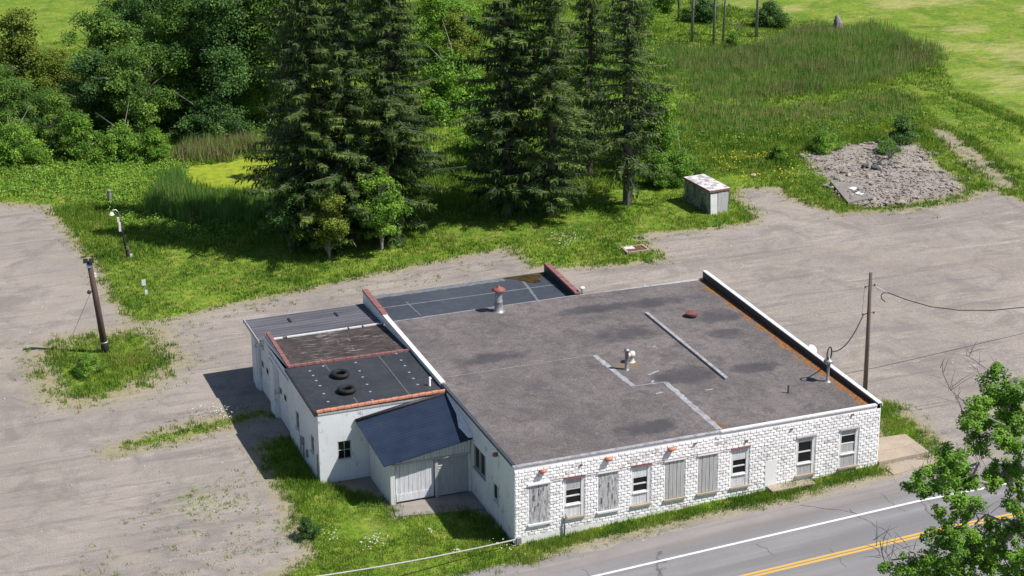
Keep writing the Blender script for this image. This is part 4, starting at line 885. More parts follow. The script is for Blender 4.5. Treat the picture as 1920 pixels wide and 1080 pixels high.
b = G(207, 381); t_ = MB(); t_.tube([(0, 0, -.1), (-.02, 0, .5), (-.03, 0, .92)], [.14, .13, .13], 9); t_.lathe((-.03, 0, .9), [(.17, 0), (.16, .08), (.001, .1)], 9)
tag(t_.build('wooden_post', M['bark_grey'], None, False, b), 'short weathered wooden post at the edge of the weeds, behind the lamp pole', 'post')
# ------------------------------------------------------------------ old shed
b = G(1330, 404); b2 = G(1366, 398); b3 = G(1268, 380); zt = PY(1327, 363, b.y).z-b.z+.05
ex_ = (b2-b); ey_ = (b3-b); ex_.z = ey_.z = 0
ey_ = Vector((-ex_.y, ex_.x, 0)).normalized()*ey_.length*.98
SH = empty('shed', b, 'low weathered white shed with a flat pale roof beside the spruces', 'shed')
def sp_(i, j, z): return tuple(ex_*i+ey_*j+Vector((0, 0, z)))
def shp(fx, fy, ox, oy, z): return [sp_(i*fx+ox, j*fy+oy, z) for i, j in ((0, 0), (1, 0), (1, 1), (0, 1))]
shm = NT('worn_shed_paint')
cc = shm.mix(shm.ramp(shm.noise(1.6, 6, .75), [(.38, 0.), (.56, 1.)]), (.34, .36, .36), (.08, .10, .085)); shm.color(shm.mix(shm.ramp(shm.noise(5, 5, .7, src=shm.map((1, 1, .3))), [(.55, 0.), (.72, .8)]), cc, (.5, .5, .48))); shm.rough(.85)
t_ = MB(); t_.hexa(shp(1, 1, 0, 0, -.2), shp(1, 1, 0, 0, zt)); t_.build('wall', shm.m, SH)
t_ = MB(); t_.hexa(shp(1.1, 1.05, -.05, -.025, zt), shp(1.1, 1.05, -.05, -.025, zt+.13)); t_.build('roof_edge', M['redtile'], SH)
t_ = MB(); t_.hexa(shp(1.06, 1.03, -.03, -.015, zt+.12), shp(1.06, 1.03, -.03, -.015, zt+.145)); rfm = simple('pale_roof_sheet', (.62, .60, .60), (.27, .26, .27), 2.6, .8, lo=.46, hi=.58); t_.build('roof', rfm, SH)
t_ = MB(); o_ = ey_.normalized()*-.035; t_.hexa([tuple(Vector(p)+(o_ if k < 2 else o_*0)) for k, p in enumerate([sp_(.42, 0, .08), sp_(.94, 0, .08), sp_(.94, 0, .08), sp_(.42, 0, .08)])], [tuple(Vector(p)+(o_ if k < 2 else o_*0)) for k, p in enumerate([sp_(.42, 0, zt-.12), sp_(.94, 0, zt-.12), sp_(.94, 0, zt-.12), sp_(.42, 0, zt-.12)])]); dr = t_.build('door', M['wood_grey2'], SH)
t_ = MB()
t_.hexa([tuple(Vector(sp_(a, 0, -.02))+ey_.normalized()*d) for a, d in ((.04, -.10), (.36, -.14), (.36, -.0), (.04, -.0))], [tuple(Vector(sp_(a, 0, zt-.15))+ey_.normalized()*d) for a, d in ((.02, -.03), (.38, -.03), (.38, -.0), (.02, -.0))]); t_.build('leaning_panel', M['white'], SH)
for j in (.3, .62):
    t_ = MB(); n_ = -ex_.normalized()*.02; t_.add([tuple(Vector(sp_(0, j, .55))+n_), tuple(Vector(sp_(0, j+.16, .55))+n_), tuple(Vector(sp_(0, j+.16, 1.15))+n_), tuple(Vector(sp_(0, j, 1.15))+n_)], [(0, 1, 2, 3)])
    t_.build('boarded_opening', M['bark_grey'], SH)
# well cover in the grass
q = [G(1165, 466), G(1216, 463), G(1217, 474), G(1178, 478)]; cen = sum(q, Vector())/4
q = [G(1176, 479), G(1219, 473), G(1205, 463), G(1163, 468)]; cen = sum(q, Vector())/4
WC = empty('well_cover', cen, 'square pit cover of rusty iron in a concrete frame on the lawn', 'pit cover')
ql = [p-cen for p in q]
t_ = MB()
for i in range(4):
    a, c = ql[i], ql[(i+1) % 4]; ai, ci = a*.82, c*.82
    t_.hexa([(a.x, a.y, -.1), (c.x, c.y, -.1), (ci.x, ci.y, -.1), (ai.x, ai.y, -.1)], [(a.x, a.y, .2), (c.x, c.y, .2), (ci.x, ci.y, .2), (ai.x, ai.y, .2)])
t_.build('concrete_frame', M['concrete'], WC)
t_ = MB(); t_.hexa([(p.x*.82, p.y*.82, -.05) for p in ql], [(p.x*.82, p.y*.82, .15) for p in ql]); t_.build('iron_plate', M['rust'], WC)
t_ = MB(); A3 = [ql[3]*.78, ql[3]*.4+ql[2]*.4, (ql[2]+ql[0])*.12, ql[3]*.5+ql[0]*.3]; t_.hexa([(p.x, p.y, .15) for p in A3[::-1]], [(p.x, p.y, .19) for p in A3[::-1]]); t_.build('white_board', M['white'], WC)
# ------------------------------------------------------------------ rubble
def rock_mesh(mb, c, r, rnd):
    bm = bmesh.new(); bmesh.ops.create_icosphere(bm, subdivisions=1, radius=1)
    sx, sy, sz = r*rnd.uniform(.7, 1.5), r*rnd.uniform(.7, 1.3), r*rnd.uniform(.35, .8); a = rnd.uniform(0, 6.28)
    v = []
    for q in bm.verts:
        k = rnd.uniform(.75, 1.2); x, y, z = q.co.x*sx*k, q.co.y*sy*k, q.co.z*sz*k
        v.append((c[0]+x*math.cos(a)-y*math.sin(a), c[1]+x*math.sin(a)+y*math.cos(a), c[2]+z))
    mb.add(v, [[q.index for q in f.verts] for f in bm.faces]); bm.free()
r_ = random.Random(5); rk = MB(); rx = [p[0] for p in RUBBLE]; ry = [p[1] for p in RUBBLE]
cand = np.array([(r_.uniform(min(rx), max(rx)), r_.uniform(min(ry), max(ry))) for _ in range(3400)])
cs = sdist(cand, RUBBLE)+3.0*(vnoise(cand, .5, 12)-.62)+1.2*(vnoise(cand, 1.9, 13)-.5)
for (x, y), d in zip(cand, cs):
    if d > 0: rock_mesh(rk, (x, y, .73+.16+.22*float(vnoise(np.array([[x, y]]), .4, 9)[0])*min(1, max(d, 0)/1.5)), min(.42, .030+abs(r_.gauss(0, .040))+(.16 if r_.random() < .04 else 0)), r_)
tag(rk.build('rubble', simple('rubble_stone', (.36, .32, .29), (.14, .12, .10), 1.1, .95, bump=.3)), 'broken concrete and stones spread over the old foundation', None, kind='stuff')
# foundation slab edge, white boards, tarpaulin heap
s1, s2, s3, s4 = G(1590, 387), G(1640, 376), G(1618, 356), G(1556, 346)
t_ = MB(); t_.hexa([(p.x, p.y, .5) for p in (s1, s2, s3, s4)], [(p.x, p.y, 1.02) for p in (s1, s2, s3, s4)])
tag(t_.build('foundation_slab', simple('grey_slab', (.30, .275, .26), (.22, .2, .19), 1.5, .9, fine=15)), 'remaining grey foundation slab at the front corner of the rubble', 'slab')
for u, v, lab in ((1600, 354, 'upper'), (1612, 363, 'lower')):
    p = PZ(u, v, 1.03); t_ = MB(); a = .35+.2*(v > 360); e1, e2 = Vector((math.cos(a), math.sin(a), 0))*.28, Vector((-math.sin(a), math.cos(a), 0))*.24
    t_.hexa([p-e1-e2, p+e1-e2, p+e1+e2, p-e1+e2], [q_+Vector((0, 0, .05)) for q_ in (p-e1-e2, p+e1-e2, p+e1+e2, p-e1+e2)])
    tag(t_.build('white_board', M['white']), '%s of the two white boards lying on the foundation slab' % lab, 'board')
p = G(1650, 318); t_ = MB()
for i in range(16): rock_mesh(t_, (p.x+r_.uniform(-1.1, 1.1), p.y+r_.uniform(-.5, .5), .98+r_.uniform(0, .1)), r_.uniform(.12, .28), r_)
tag(t_.build('dark_heap', simple('dark_sheet', (.05, .055, .065), (.09, .09, .10), 2, .7)), 'dark grey heap of old roofing in the middle of the rubble', 'heap')
for u, v, r0, lab in ((1688, 383, .42, 'pale boulder at the front edge of the rubble'), (1413, 331, .28, 'brown stone among the yellow flowers behind the shed')):
    p = G(u, v); t_ = MB(); rock_mesh(t_, (0, 0, .1), r0, r_); tag(t_.build('boulder', M['concrete'], None, False, p), lab, 'boulder')

# ------------------------------------------------------------------ trees
def tree_obj(name, base, lab, cat, group, crown_me, trunk_me, mc, mt, rot=0, sc=1, crown='crown'):
    o = empty(name, base, lab, cat, group); o.rotation_euler = (0, 0, rot); o.scale = (sc, sc, sc)
    c = bpy.data.objects.new(crown, crown_me); COL.objects.link(c); c.parent = o
    t = bpy.data.objects.new('trunk', trunk_me); COL.objects.link(t); t.parent = o
    for me_, m_ in ((crown_me, mc), (trunk_me, mt)):
        if not me_.materials: me_.materials.append(m_)
    return o
def spruce_meshes(seed, hgt=24, R=3.6, z0=1.6, dens=1.0, low=.1):
    rn = random.Random(seed); tk = MB()
    tk.tube([(0, 0, -.3), (.02, 0, hgt*.3), (0, .03, hgt*.65), (0, 0, hgt*.98)], [.30, .24, .14, .03], 9)
    A, Bp, Wd, Nn, Ti = [], [], [], [], []
    z = z0; ph = 0
    while z < hgt-.3:
        t = (z-z0)/(hgt-z0); nb = 7 if t < .75 else 5
        ph += 1.1
        for k in range(nb):
            if rn.random() < .16: continue
            a = ph+k*2*math.pi/nb+rn.uniform(-.35, .35)
            lob = .80+.28*math.sin(2*a+z*.9+seed)+.16*math.sin(5*a-z*1.7)
            L = R*((1-t)**.74)*rn.choice((1, 1, 1, .75, 1.12))*rn.uniform(.6, 1.2)*lob*(1 if t > .12 else .7+2.5*t)+.3
            sparse = .45 if rn.random() < low*(1-t)**3 else 1
            zz = z+rn.uniform(-.2, .2); dr = rn.uniform(.16, .42)*(1-.5*t); up = rn.uniform(.12, .26)
            dx, dy = math.cos(a), math.sin(a); tb = rn.gauss(.42, .14); n = max(4, int(L/.20))
            P = []
            for i in range(n+1):
                s = i/n*L; P.append(Vector((dx*s, dy*s, zz-dr*s+up*s*s/L*.95)))
            if L > 1.2: tk.tube([P[0], P[n//2], P[-1]], [.05, .033, .008], 4, cap=False)
            sd = Vector((-dy, dx, 0))
            for i in range(1 if sparse == 1 else n//3, n+1):
                f = i/n; wdt = .16+.80*math.sin(min(f*1.15, 1)*math.pi*.86)*min(L, 2.4)/2.4
                for q in range(int(9*dens*sparse)):
                    s_ = rn.choice((-1, 1)); fw_ = rn.uniform(.15, .8); o = P[i]-(P[i]-P[i-1])*rn.random()
                    e = o+(sd*s_+Vector((dx, dy, 0))*fw_).normalized()*wdt*rn.uniform(.35, 1.0)*.8+Vector((0, 0, rn.uniform(-.16, .03)))
                    A.append(o); Bp.append(e); Wd.append(rn.uniform(.055, .105)); Nn.append((rn.gauss(0, .5), rn.gauss(0, .25), 1)); Ti.append(tb-.04+.22*f*f+rn.gauss(0, .13))
                for q in range(int(3*dens+rn.random())):
                    s_ = rn.uniform(-1, 1); o = P[i]+sd*s_*wdt*.5+Vector((0, 0, -.03))
                    e = o+Vector((dx*.14+rn.gauss(0, .07), dy*.14+rn.gauss(0, .07), -rn.uniform(.12, .5)))
                    A.append(o); Bp.append(e); Wd.append(rn.uniform(.06, .12)); Nn.append((rn.gauss(0, 1), rn.gauss(0, 1), 0)); Ti.append(tb-.05+rn.gauss(0, .12))
        z += rn.uniform(.32, .52)*(1 if t < .8 else .7)
    A = np.array([tuple(v) for v in A]); Bp = np.array([tuple(v) for v in Bp])
    cm = npmesh('spruce_crown', card_verts(A, Bp, np.array(Wd), np.array(Nn)), 4, np.clip(np.array(Ti), 0, 1))
    o = tk.build('tmp', None); tm = o.data; tm.name = 'spruce_trunk'; bpy.data.objects.remove(o)
    return cm, tm
SPM = [spruce_meshes(41, 21.5, 4.0, .7, 1.45), spruce_meshes(42, 22, 3.8, 1.0, 1.4), spruce_meshes(43, 20.5, 3.8, 1.8, 1.15, .4), spruce_meshes(44, 19.5, 3.2, 2.2, .95, .7)]
for (u, v), k, sc, rot, lab in (
    ((592, 466), 0, 1.0, .3, 'leftmost dark spruce of the row behind the building, beside the pond'),
    ((658, 457), 1, 1.0, 1.7, 'second dark spruce from the left in the dense clump behind the annex'),
    ((742, 441), 0, 1.02, 2.9, 'broad spruce directly left of the gap in the row of spruces'),
    ((560, 418), 3, 1.05, 4.1, 'spruce at the back left of the dense clump, nearest the reeds'),
    ((735, 340), 3, .85, 5.0, 'slimmer spruce standing back behind the broad one'),
    ((950, 407), 1, 1.08, 5.2, 'spruce with long drooping branches directly right of the gap in the row'),
    ((1034, 404), 2, 1.04, .9, 'tall spruce with a bare lower trunk, second from the right in the row'),
    ((1176, 385), 3, 1.08, 2.2, 'rightmost thin spruce with a long bare trunk, beside the shed'),
    ((1105, 330), 3, .9, 3.6, 'thin spruce standing back between the two bare-trunked ones')):
    tree_obj('spruce_tree', G(u, v), lab, 'spruce', 'spruces in a row behind the building', *SPM[k], M['spruce'], M['bark_spruce'], rot, sc)

def decid_meshes(seed, hgt, R, z0, nbl, lsz=.28, lpb=260, twiggy=0, br=.30):
    rn = random.Random(seed); g = np.random.default_rng(seed)
    cen = []; tries = 0
    while len(cen) < nbl and tries < 5000:
        tries += 1
        a, c, r = rn.uniform(0, 6.283), rn.uniform(-1, 1), rn.random()**.4
        q = Vector((r*math.sqrt(1-c*c)*math.cos(a)*R, r*math.sqrt(1-c*c)*math.sin(a)*R, z0+(hgt-z0)*(.5+.5*c*r)))
        k = .72+.28*math.sin(3*a+seed)+.12*math.sin(7*a+2*seed); w = .55+.45*math.sin(math.pi*min(1, ((q.z-z0)/(hgt-z0))*.85+.22))
        q.x *= k*w*1.15; q.y *= k*w*1.15; cen.append(q)
    C_, N_, S_, T_ = [], [], [], []
    for q in cen:
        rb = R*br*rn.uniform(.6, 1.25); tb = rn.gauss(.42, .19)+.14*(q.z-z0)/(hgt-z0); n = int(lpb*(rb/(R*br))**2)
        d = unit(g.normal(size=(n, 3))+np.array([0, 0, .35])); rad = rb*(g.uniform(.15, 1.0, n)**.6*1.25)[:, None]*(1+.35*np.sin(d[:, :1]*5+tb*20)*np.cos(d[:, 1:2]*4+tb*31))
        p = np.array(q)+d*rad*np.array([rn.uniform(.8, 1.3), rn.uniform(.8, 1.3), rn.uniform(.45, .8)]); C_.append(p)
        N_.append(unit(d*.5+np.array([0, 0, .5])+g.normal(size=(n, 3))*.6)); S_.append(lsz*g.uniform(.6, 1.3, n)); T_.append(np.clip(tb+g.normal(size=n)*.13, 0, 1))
    C_, N_, S_, T_ = map(np.concatenate, (C_, N_, S_, T_))
    n = len(C_); t = unit(np.cross(N_, unit(g.normal(size=(n, 3))))); b_ = np.cross(N_, t); s = S_[:, None]
    cm = npmesh('leaf_crown', np.stack([C_-t*s*.5, C_+b_*s*.36, C_+t*s*.5, C_-b_*s*.36], 1).reshape(-1, 3), 4, T_)
    tk = MB(); fork = Vector((0, 0, z0+.15*(hgt-z0))); tk.tube([(0, 0, -.3), fork, (0.1, 0, z0+(hgt-z0)*.55), (0.05, .1, z0+(hgt-z0)*.85)], [hgt*.017+.03, hgt*.014+.02, hgt*.008, .02], 7)
    for q in cen[:26]:
        s0 = Vector((0, 0, max(.2, min(q.z-1.0, z0+(hgt-z0)*.5)*rn.uniform(.6, .95)))); m = (s0+q)/2+Vector((rn.gauss(0, .2), rn.gauss(0, .2), .25)); tk.tube([s0, m, q], [.05+hgt*.003, .035, .012], 5, cap=False)
    for _ in range(twiggy):
        a = rn.uniform(0, 6.283); s0 = Vector((0, 0, rn.uniform(.2, .6)*hgt)); e = Vector((math.cos(a)*R*rn.uniform(.6, 1.1), math.sin(a)*R*rn.uniform(.6, 1.1), s0.z+rn.uniform(.5, 3))); m = (s0+e)/2+Vector((rn.gauss(0, .3), rn.gauss(0, .3), .2)); tk.tube([s0, m, e], [.05, .03, .01], 4, cap=False)
    o = tk.build('tmp', None); tm = o.data; tm.name = 'tree_trunk'; bpy.data.objects.remove(o); return cm, tm
DM = {'tall': decid_meshes(1, 13, 4.0, .6, 120, .20, 380, 6, .24), 'tall2': decid_meshes(2, 12, 3.6, .3, 110, .19, 380, 10, .24), 'mid': decid_meshes(3, 8.5, 3.2, .2, 90, .18, 330, 22, .23), 'mid2': decid_meshes(4, 7.5, 2.8, .2, 80, .18, 330, 10, .24), 'bush': decid_meshes(5, 3.0, 1.7, -.1, 46, .14, 300, 2, .27), 'bush2': decid_meshes(6, 2.6, 2.1, -.1, 50, .14, 300, 6, .25), 'sap': decid_meshes(7, 5.5, 2.0, .8, 60, .15, 300, 3, .25)}
def dcopy(k, key, mat):
    """one crown mesh per leaf colour"""
    kk = (k, key)
    if kk not in DM:
        m_ = DM[k][0].copy(); m_.materials.clear(); m_.materials.append(mat); DM[kk] = m_
    return DM[kk]
DL = [  # u, v of the foot, mesh, leaves, scale, name, label
    (345, 238, 'tall2', 'leaf_tree', .92, 'tree', 'dark broadleaf tree behind the pale green one, left of the pond'),
    (432, 240, 'tall', 'leaf_dark', .95, 'tree', 'tall dark broadleaf tree straight behind the pond'),
    (508, 228, 'tall', 'leaf_tree', 1.0, 'tree', 'tall dark broadleaf tree touching the leftmost spruce'),
    (470, 190, 'tall2', 'leaf_tree', 1.25, 'tree', 'mid green tree rising behind the dark trees at the pond'),
    (395, 175, 'tall', 'leaf_dark', 1.1, 'tree', 'large dark tree at the back of the grove near the top edge'),
    (300, 182, 'tall2', 'leaf_dark', .85, 'tree', 'rounded dark tree at the back left of the grove'),
    (560, 170, 'tall', 'leaf_dark', 1.2, 'tree', 'big dark tree whose crown shows between the spruces and the pond grove'),
    (262, 262, 'mid', 'leaf_tree', .95, 'tree', 'pale green tree with bare grey twigs at the left front of the grove'),
    (188, 258, 'mid2', 'leaf_dark', .95, 'tree', 'dark round tree at the left end of the grove'),
    (205, 196, 'mid', 'leaf_tree', 1.0, 'tree', 'mid green tree behind the left end of the grove'),
    (250, 150, 'tall2', 'leaf_dark', .8, 'tree', 'dark tree at the far left back of the grove'),
    (45, 196, 'mid2', 'leaf_yellow', 1.1, 'tree', 'yellow-green tree near the left edge of the picture'),
    (118, 215, 'mid2', 'leaf_yellow', .75, 'tree', 'smaller yellow-green tree right of the big yellow-green one'),
    (8, 262, 'mid', 'leaf_tree', .75, 'tree', 'green twiggy tree cut by the left edge of the picture'),
    (95, 280, 'mid', 'leaf_tree', .60, 'tree', 'low twiggy tree in front of the yellow-green trees'),
    (395, 262, 'bush2', 'leaf_dark', 1.25, 'bush', 'dark bush overhanging the back of the reeds by the pond'),
    (150, 296, 'bush', 'leaf_mid', 1.1, 'bush', 'green bush below the low twiggy tree, left of the grove'),
    (30, 305, 'bush2', 'leaf_mid', 1.1, 'bush', 'spreading green bush at the left edge above the weeds'),
    (230, 300, 'bush2', 'leaf_mid', 1.0, 'bush', 'bright green bush in front of the pale twiggy tree'),
    (290, 300, 'bush', 'leaf_mid', .8, 'bush', 'small bush left of the brown reeds behind the pond'),
    (850, 215, 'bush2', 'leaf_mid', 1.7, 'bush', 'light green thicket seen in the gap of the spruce row'),
    (862, 150, 'mid2', 'leaf_yellow', .8, 'tree', 'light green tree at the top of the gap in the spruce row'),
    (830, 120, 'mid', 'leaf_mid', .9, 'tree', 'light green tree behind the broad spruce, near the top edge'),
    (690, 95, 'tall2', 'leaf_mid', .9, 'tree', 'bright tree showing at the top edge between two spruces'),
    (905, 285, 'bush', 'leaf_mid', 1.1, 'bush', 'low bright bush at the foot of the gap in the spruce row'),
    (1000, 180, 'mid2', 'leaf_mid', .8, 'tree', 'light green tree hidden behind the tall spruces right of the gap'),
    (1090, 150, 'bush2', 'leaf_mid', 1.3, 'bush', 'green thicket behind the bare-trunked spruces'),
    (618, 486, 'sap', 'leaf_yellow', .85, 'sapling', 'olive green sapling growing at the foot of the left spruces'),
    (716, 470, 'sap', 'leaf_mid', 1.0, 'sapling', 'bright green sapling in front of the broad spruce'),
    (545, 474, 'sap', 'leaf_dark', 1.0, 'sapling', 'dark sapling at the left edge of the spruce clump'),
    (1225, 318, 'mid2', 'leaf_mid', .85, 'tree', 'fresh green broadleaf tree leaning out right of the last spruce'),
    (1268, 345, 'bush2', 'leaf_mid', .9, 'bush', 'green bush touching the back corner of the shed'),
    (1232, 352, 'bush', 'leaf_mid', .8, 'bush', 'small bush between the last spruce and the shed bush'),
    (1690, 272, 'bush', 'leaf_dark', .72, 'bush', 'small round dark bush behind the rubble'),
    (1662, 292, 'bush2', 'leaf_mid', .45, 'bush', 'low bush at the back edge of the rubble'),
    (1545, 285, 'bush2', 'leaf_mid', .60, 'bush', 'low green bush along the back left edge of the rubble'),
    (1458, 300, 'bush', 'leaf_mid', .42, 'bush', 'small bush among the yellow flowers'),
    (1443, 48, 'bush2', 'leaf_dark', .85, 'bush', 'round bush at the top right of the reed bed'),
    (1318, 40, 'bush2', 'leaf_dark', .9, 'bush', 'dark bush among the bare dead trunks near the top edge'),
    (1190, 45, 'bush2', 'leaf_mid', 1.1, 'bush', 'green bush behind the top of the last spruce'),
    (1235, 20, 'bush', 'leaf_mid', 1.2, 'bush', 'green bush at the top edge left of the dead trunks'),
    (1375, 92, 'bush', 'leaf_mid', .5, 'bush', 'small scrub at the foot of the dead trunks'),
    (165, 700, 'bush2', 'leaf_mid', .42, 'bush', 'low bush on the grass island below the leaning pole'),
    (418, 835, 'bush', 'leaf_mid', .01, 'bush', ''),
    (575, 1010, 'bush', 'leaf_dark', .34, 'bush', 'small dark weed bush at the left edge of the front lawn'),
]
r_ = random.Random(9)
for u, v, k, lm, sc, nm, lab in DL:
    if sc < .05: continue
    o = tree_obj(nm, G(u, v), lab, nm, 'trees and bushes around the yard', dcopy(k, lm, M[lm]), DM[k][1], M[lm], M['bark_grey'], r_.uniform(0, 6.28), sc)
# dead bare trunks beyond the reeds
dk = {}
def dead_tree(u, v, h, r, lab, seed):
    rn = random.Random(seed); b = G(u, v); o = empty('dead_tree', b, lab, 'dead tree', 'bare dead trunks in the marsh')
    t_ = MB(); t_.tube([(0, 0, -.2), (rn.gauss(0, .06), 0, h*.5), (rn.gauss(0, .15), 0, h)], [r, r*.75, r*.35], 8); t_.build('trunk', M['bark_grey'], o, True)
    for i in range(6):
        z = h*rn.uniform(.35, .95); a = rn.uniform(0, 6.28); L = rn.uniform(.5, 1.6); t_ = MB(); t_.tube([(0, 0, z), (math.cos(a)*L*.5, math.sin(a)*L*.5, z+.15), (math.cos(a)*L, math.sin(a)*L, z+.5)], [.04, .03, .01], 5); t_.build('branch', M['bark_grey'], o)
for i, (u, v, h, r, lab) in enumerate(((1297, 79, 9, .15, 'pale bare trunk left of the pair of dead trunks'), (1337, 87, 9, .13, 'left trunk of the dark pair of dead trunks'), (1355, 83, 9, .12, 'right trunk of the dark pair of dead trunks'), (1418, 70, 9, .15, 'dark bare trunk beside the round bush at the reed bed'),
    (1272, 35, 7, .12, 'bare trunk cut by the top edge, leftmost near the dark bush'), (1112, 48, 8, .14, 'bare trunk at the top edge behind the spruces'), (1386, 72, 1.7, .05, 'short dead stem between the dark pair and the dark bare trunk'), (1148, 35, 7, .11, 'second bare trunk at the top edge behind the spruces'), (1208, 22, 6, .11, 'bare trunk at the top edge above the last spruce'))):
    dead_tree(u, v, h, r, lab, i)
p = G(1570, 56); t_ = MB(); t_.tube([(0, 0, -.1), (.05, 0, .7), (-.1, .05, 1.4)], [.55, .42, .12], 8); t_.tube([(0, 0, .4), (.5, .1, 1.1)], [.16, .05], 6); t_.tube([(0, 0, .4), (-.4, .1, 1.0)], [.14, .04], 6)
tag(t_.build('stump', M['bark_grey'], None, False, p), 'grey upturned stump at the far edge of the reed bed', 'stump')
# leafless shrub on the rubble
p = G(1668, 305); o = empty('dry_shrub', p+Vector((0, 0, .3)), 'thin half bare shrub standing on the rubble', 'shrub'); t_ = MB(); r_ = random.Random(4)
for i in range(26):
    a = r_.uniform(0, 6.28); L = r_.uniform(.4, 1.1); t_.tube([(0, 0, 0), (math.cos(a)*L*.4, math.sin(a)*L*.4, L*.7), (math.cos(a)*L, math.sin(a)*L*.8, L*1.2)], [.025, .018, .006], 4)
t_.build('stem', M['bark_grey'], o)
C_ = np.array([(r_.gauss(0, .55), r_.gauss(0, .5), r_.uniform(.3, 1.3)) for _ in range(260)]); link('leaves', npmesh('leaves', leaf_verts(C_, rnd_unit(260), .13), 4, RNG.uniform(.2, .7, 260)), M['leaf_dark'], o)

# ------------------------------------------------------------------ roadside maple, lower right
mb_ = Vector((17.6, -18.3, .7)); MT = empty('maple_tree', mb_, 'near maple with bright green leaves and bare grey branches at the lower right', 'maple')
r_ = random.Random(21); nodes = []   # (pos, parent, dist)
CL = [(1870, 706, 20), (1853, 735, 26), (1885, 752, 30), (1830, 772, 26), (1815, 797, 22), (1858, 790, 34), (1830, 822, 20), (1905, 738, 26), (1915, 785, 30), (1770, 850, 17), (1788, 878, 26), (1765, 893, 30), (1802, 902, 30), (1722, 886, 15), (1716, 912, 20), (1742, 925, 14), (1762, 917, 16), (1790, 935, 20), (1858, 885, 22), (1885, 880, 26), (1905, 892, 24), (1866, 908, 18), (1908, 955, 18), (1893, 945, 16), (1800, 958, 22), (1824, 950, 18), (1858, 985, 20), (1908, 990, 24), (1762, 962, 14), (1752, 1005, 20), (1782, 1020, 34), (1822, 1035, 30), (1870, 1030, 30), (1742, 1042, 26), (1702, 1066, 22), (1664, 1066, 13), (1812, 1000, 20), (1915, 1050, 30), (1850, 1062, 34), (1900, 1075, 30), (1760, 1072, 30), (1690, 1085, 20), (1885, 1000, 26), (1838, 1012, 24), (1905, 920, 18), (1786, 990, 20), (1820, 900, 18), (1725, 1062, 22), (1808, 860, 16), (1890, 800, 22), (1842, 845, 16), (1890, 830, 24), (1915, 845, 22), (1800, 1075, 32)]
cl = []
for u, v, r in CL:
    y = -18+r_.uniform(-2.4, 2.4); cl.append((PY(u, v, y), r/46.5, True))
for _ in range(70):
    a, c = r_.uniform(0, 6.283), r_.uniform(-1, 1); k = r_.uniform(.6, 1); q = Vector((17.4+4.8*k*math.sqrt(1-c*c)*math.cos(a), -18.3+4.4*k*math.sqrt(1-c*c)*math.sin(a), 8.6+5.4*k*c))
    u, v = proj(q)
    if (u > 1945 or v > 1095) and q.z > 3: cl.append((q, r_.uniform(.5, .8), True))
for u, v in ((1768, 700), (1782, 730), (1797, 752), (1817, 668), (1832, 690), (1842, 712), (1740, 870), (1655, 1042), (1672, 1050), (1650, 1015), (1835, 868), (1850, 965), (1705, 1035)):
    cl.append((PY(u, v, -18+r_.uniform(-1, 1)), 0, False))
root = [Vector((0, 0, -.3)), Vector((-.1, .0, 2.2)), Vector((-.35, .1, 4.3)), Vector((-.8, .2, 6.0)), Vector((-.4, .1, 8.5)), Vector((-1.6, .2, 9.3)), Vector((-.6, 0, 10.5))]
sk = [(root[0], None), (root[1], 0), (root[2], 1), (root[3], 2), (root[4], 3), (root[5], 3), (root[6], 4)]
lv = sorted([(q-mb_, r, l) for q, r, l in cl], key=lambda e: (e[0]-root[3]).length)
for q, r, l in lv:
    D = (q-root[3]).length; best = None
    for i, (p, pa) in enumerate(sk):
        d = (q-p).length+.45*(p-root[3]).length
        if (p-root[3]).length < D+.3 and (best is None or d < best[0]): best = (d, i)
    i = best[1]; p = sk[i][0]; n = max(1, int((q-p).length/.9)); pi = i
    for j in range(1, n+1):
        w = p+(q-p)*j/n+Vector((0, 0, .25*math.sin(math.pi*j/n)))*(1 if n > 1 else 0)+(Vector((r_.gauss(0, .07), r_.gauss(0, .07), r_.gauss(0, .06))) if j < n else Vector())
        sk.append((w, pi)); pi = len(sk)-1
wt_ = [1.0]*len(sk)
for i in range(len(sk)-1, 0, -1):
    wt_[sk[i][1]] += wt_[i]
rad = [min(.24, .017*w**.46) for w in wt_]
t_ = MB()
for i in range(1, len(sk)): t_.tube([sk[sk[i][1]][0], sk[i][0]], [rad[sk[i][1]] if rad[sk[i][1]] < rad[i]*2.2 else rad[i]*1.3, rad[i]], 6, cap=False)
for q, r, l in lv:
    if r_.random() < (.55 if l else 1):
        for _ in range(2 if l else 6):
            p0 = q+Vector((r_.gauss(0, .1), r_.gauss(0, .1), r_.gauss(0, .1))); d = Vector((r_.gauss(-.2, .5), r_.gauss(0, .4), r_.uniform(.1, .9))); t_.tube([p0, p0+d*.5+Vector((0, 0, .05)), p0+d], [.014, .010, .004], 4, cap=False)
t_.build('trunk_and_branches', M['bark_grey'], MT, True)
C_, N_, T_ = [], [], []
for q, r, l in lv:
    if not l: continue
    ns = max(5, int(17*(r/.5)**2)); tb = r_.gauss(.48, .08)
    for _ in range(ns):
        d = Vector((r_.gauss(0, 1), r_.gauss(0, 1), r_.gauss(0, .8))).normalized()*r*r_.uniform(.25, 1.15); sc_ = q+d; n = 66; rr = r_.uniform(.13, .25)
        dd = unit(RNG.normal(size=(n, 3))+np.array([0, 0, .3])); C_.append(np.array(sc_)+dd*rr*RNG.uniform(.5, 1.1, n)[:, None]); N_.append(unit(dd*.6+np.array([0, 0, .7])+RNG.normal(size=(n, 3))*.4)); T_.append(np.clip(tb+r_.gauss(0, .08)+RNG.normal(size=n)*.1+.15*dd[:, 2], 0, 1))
C_, N_, T_ = map(np.concatenate, (C_, N_, T_))
link('leaves', npmesh('maple_leaves', leaf_verts(C_, N_, RNG.uniform(.07, .135, len(C_)), .75), 4, T_), M['maple'], MT)

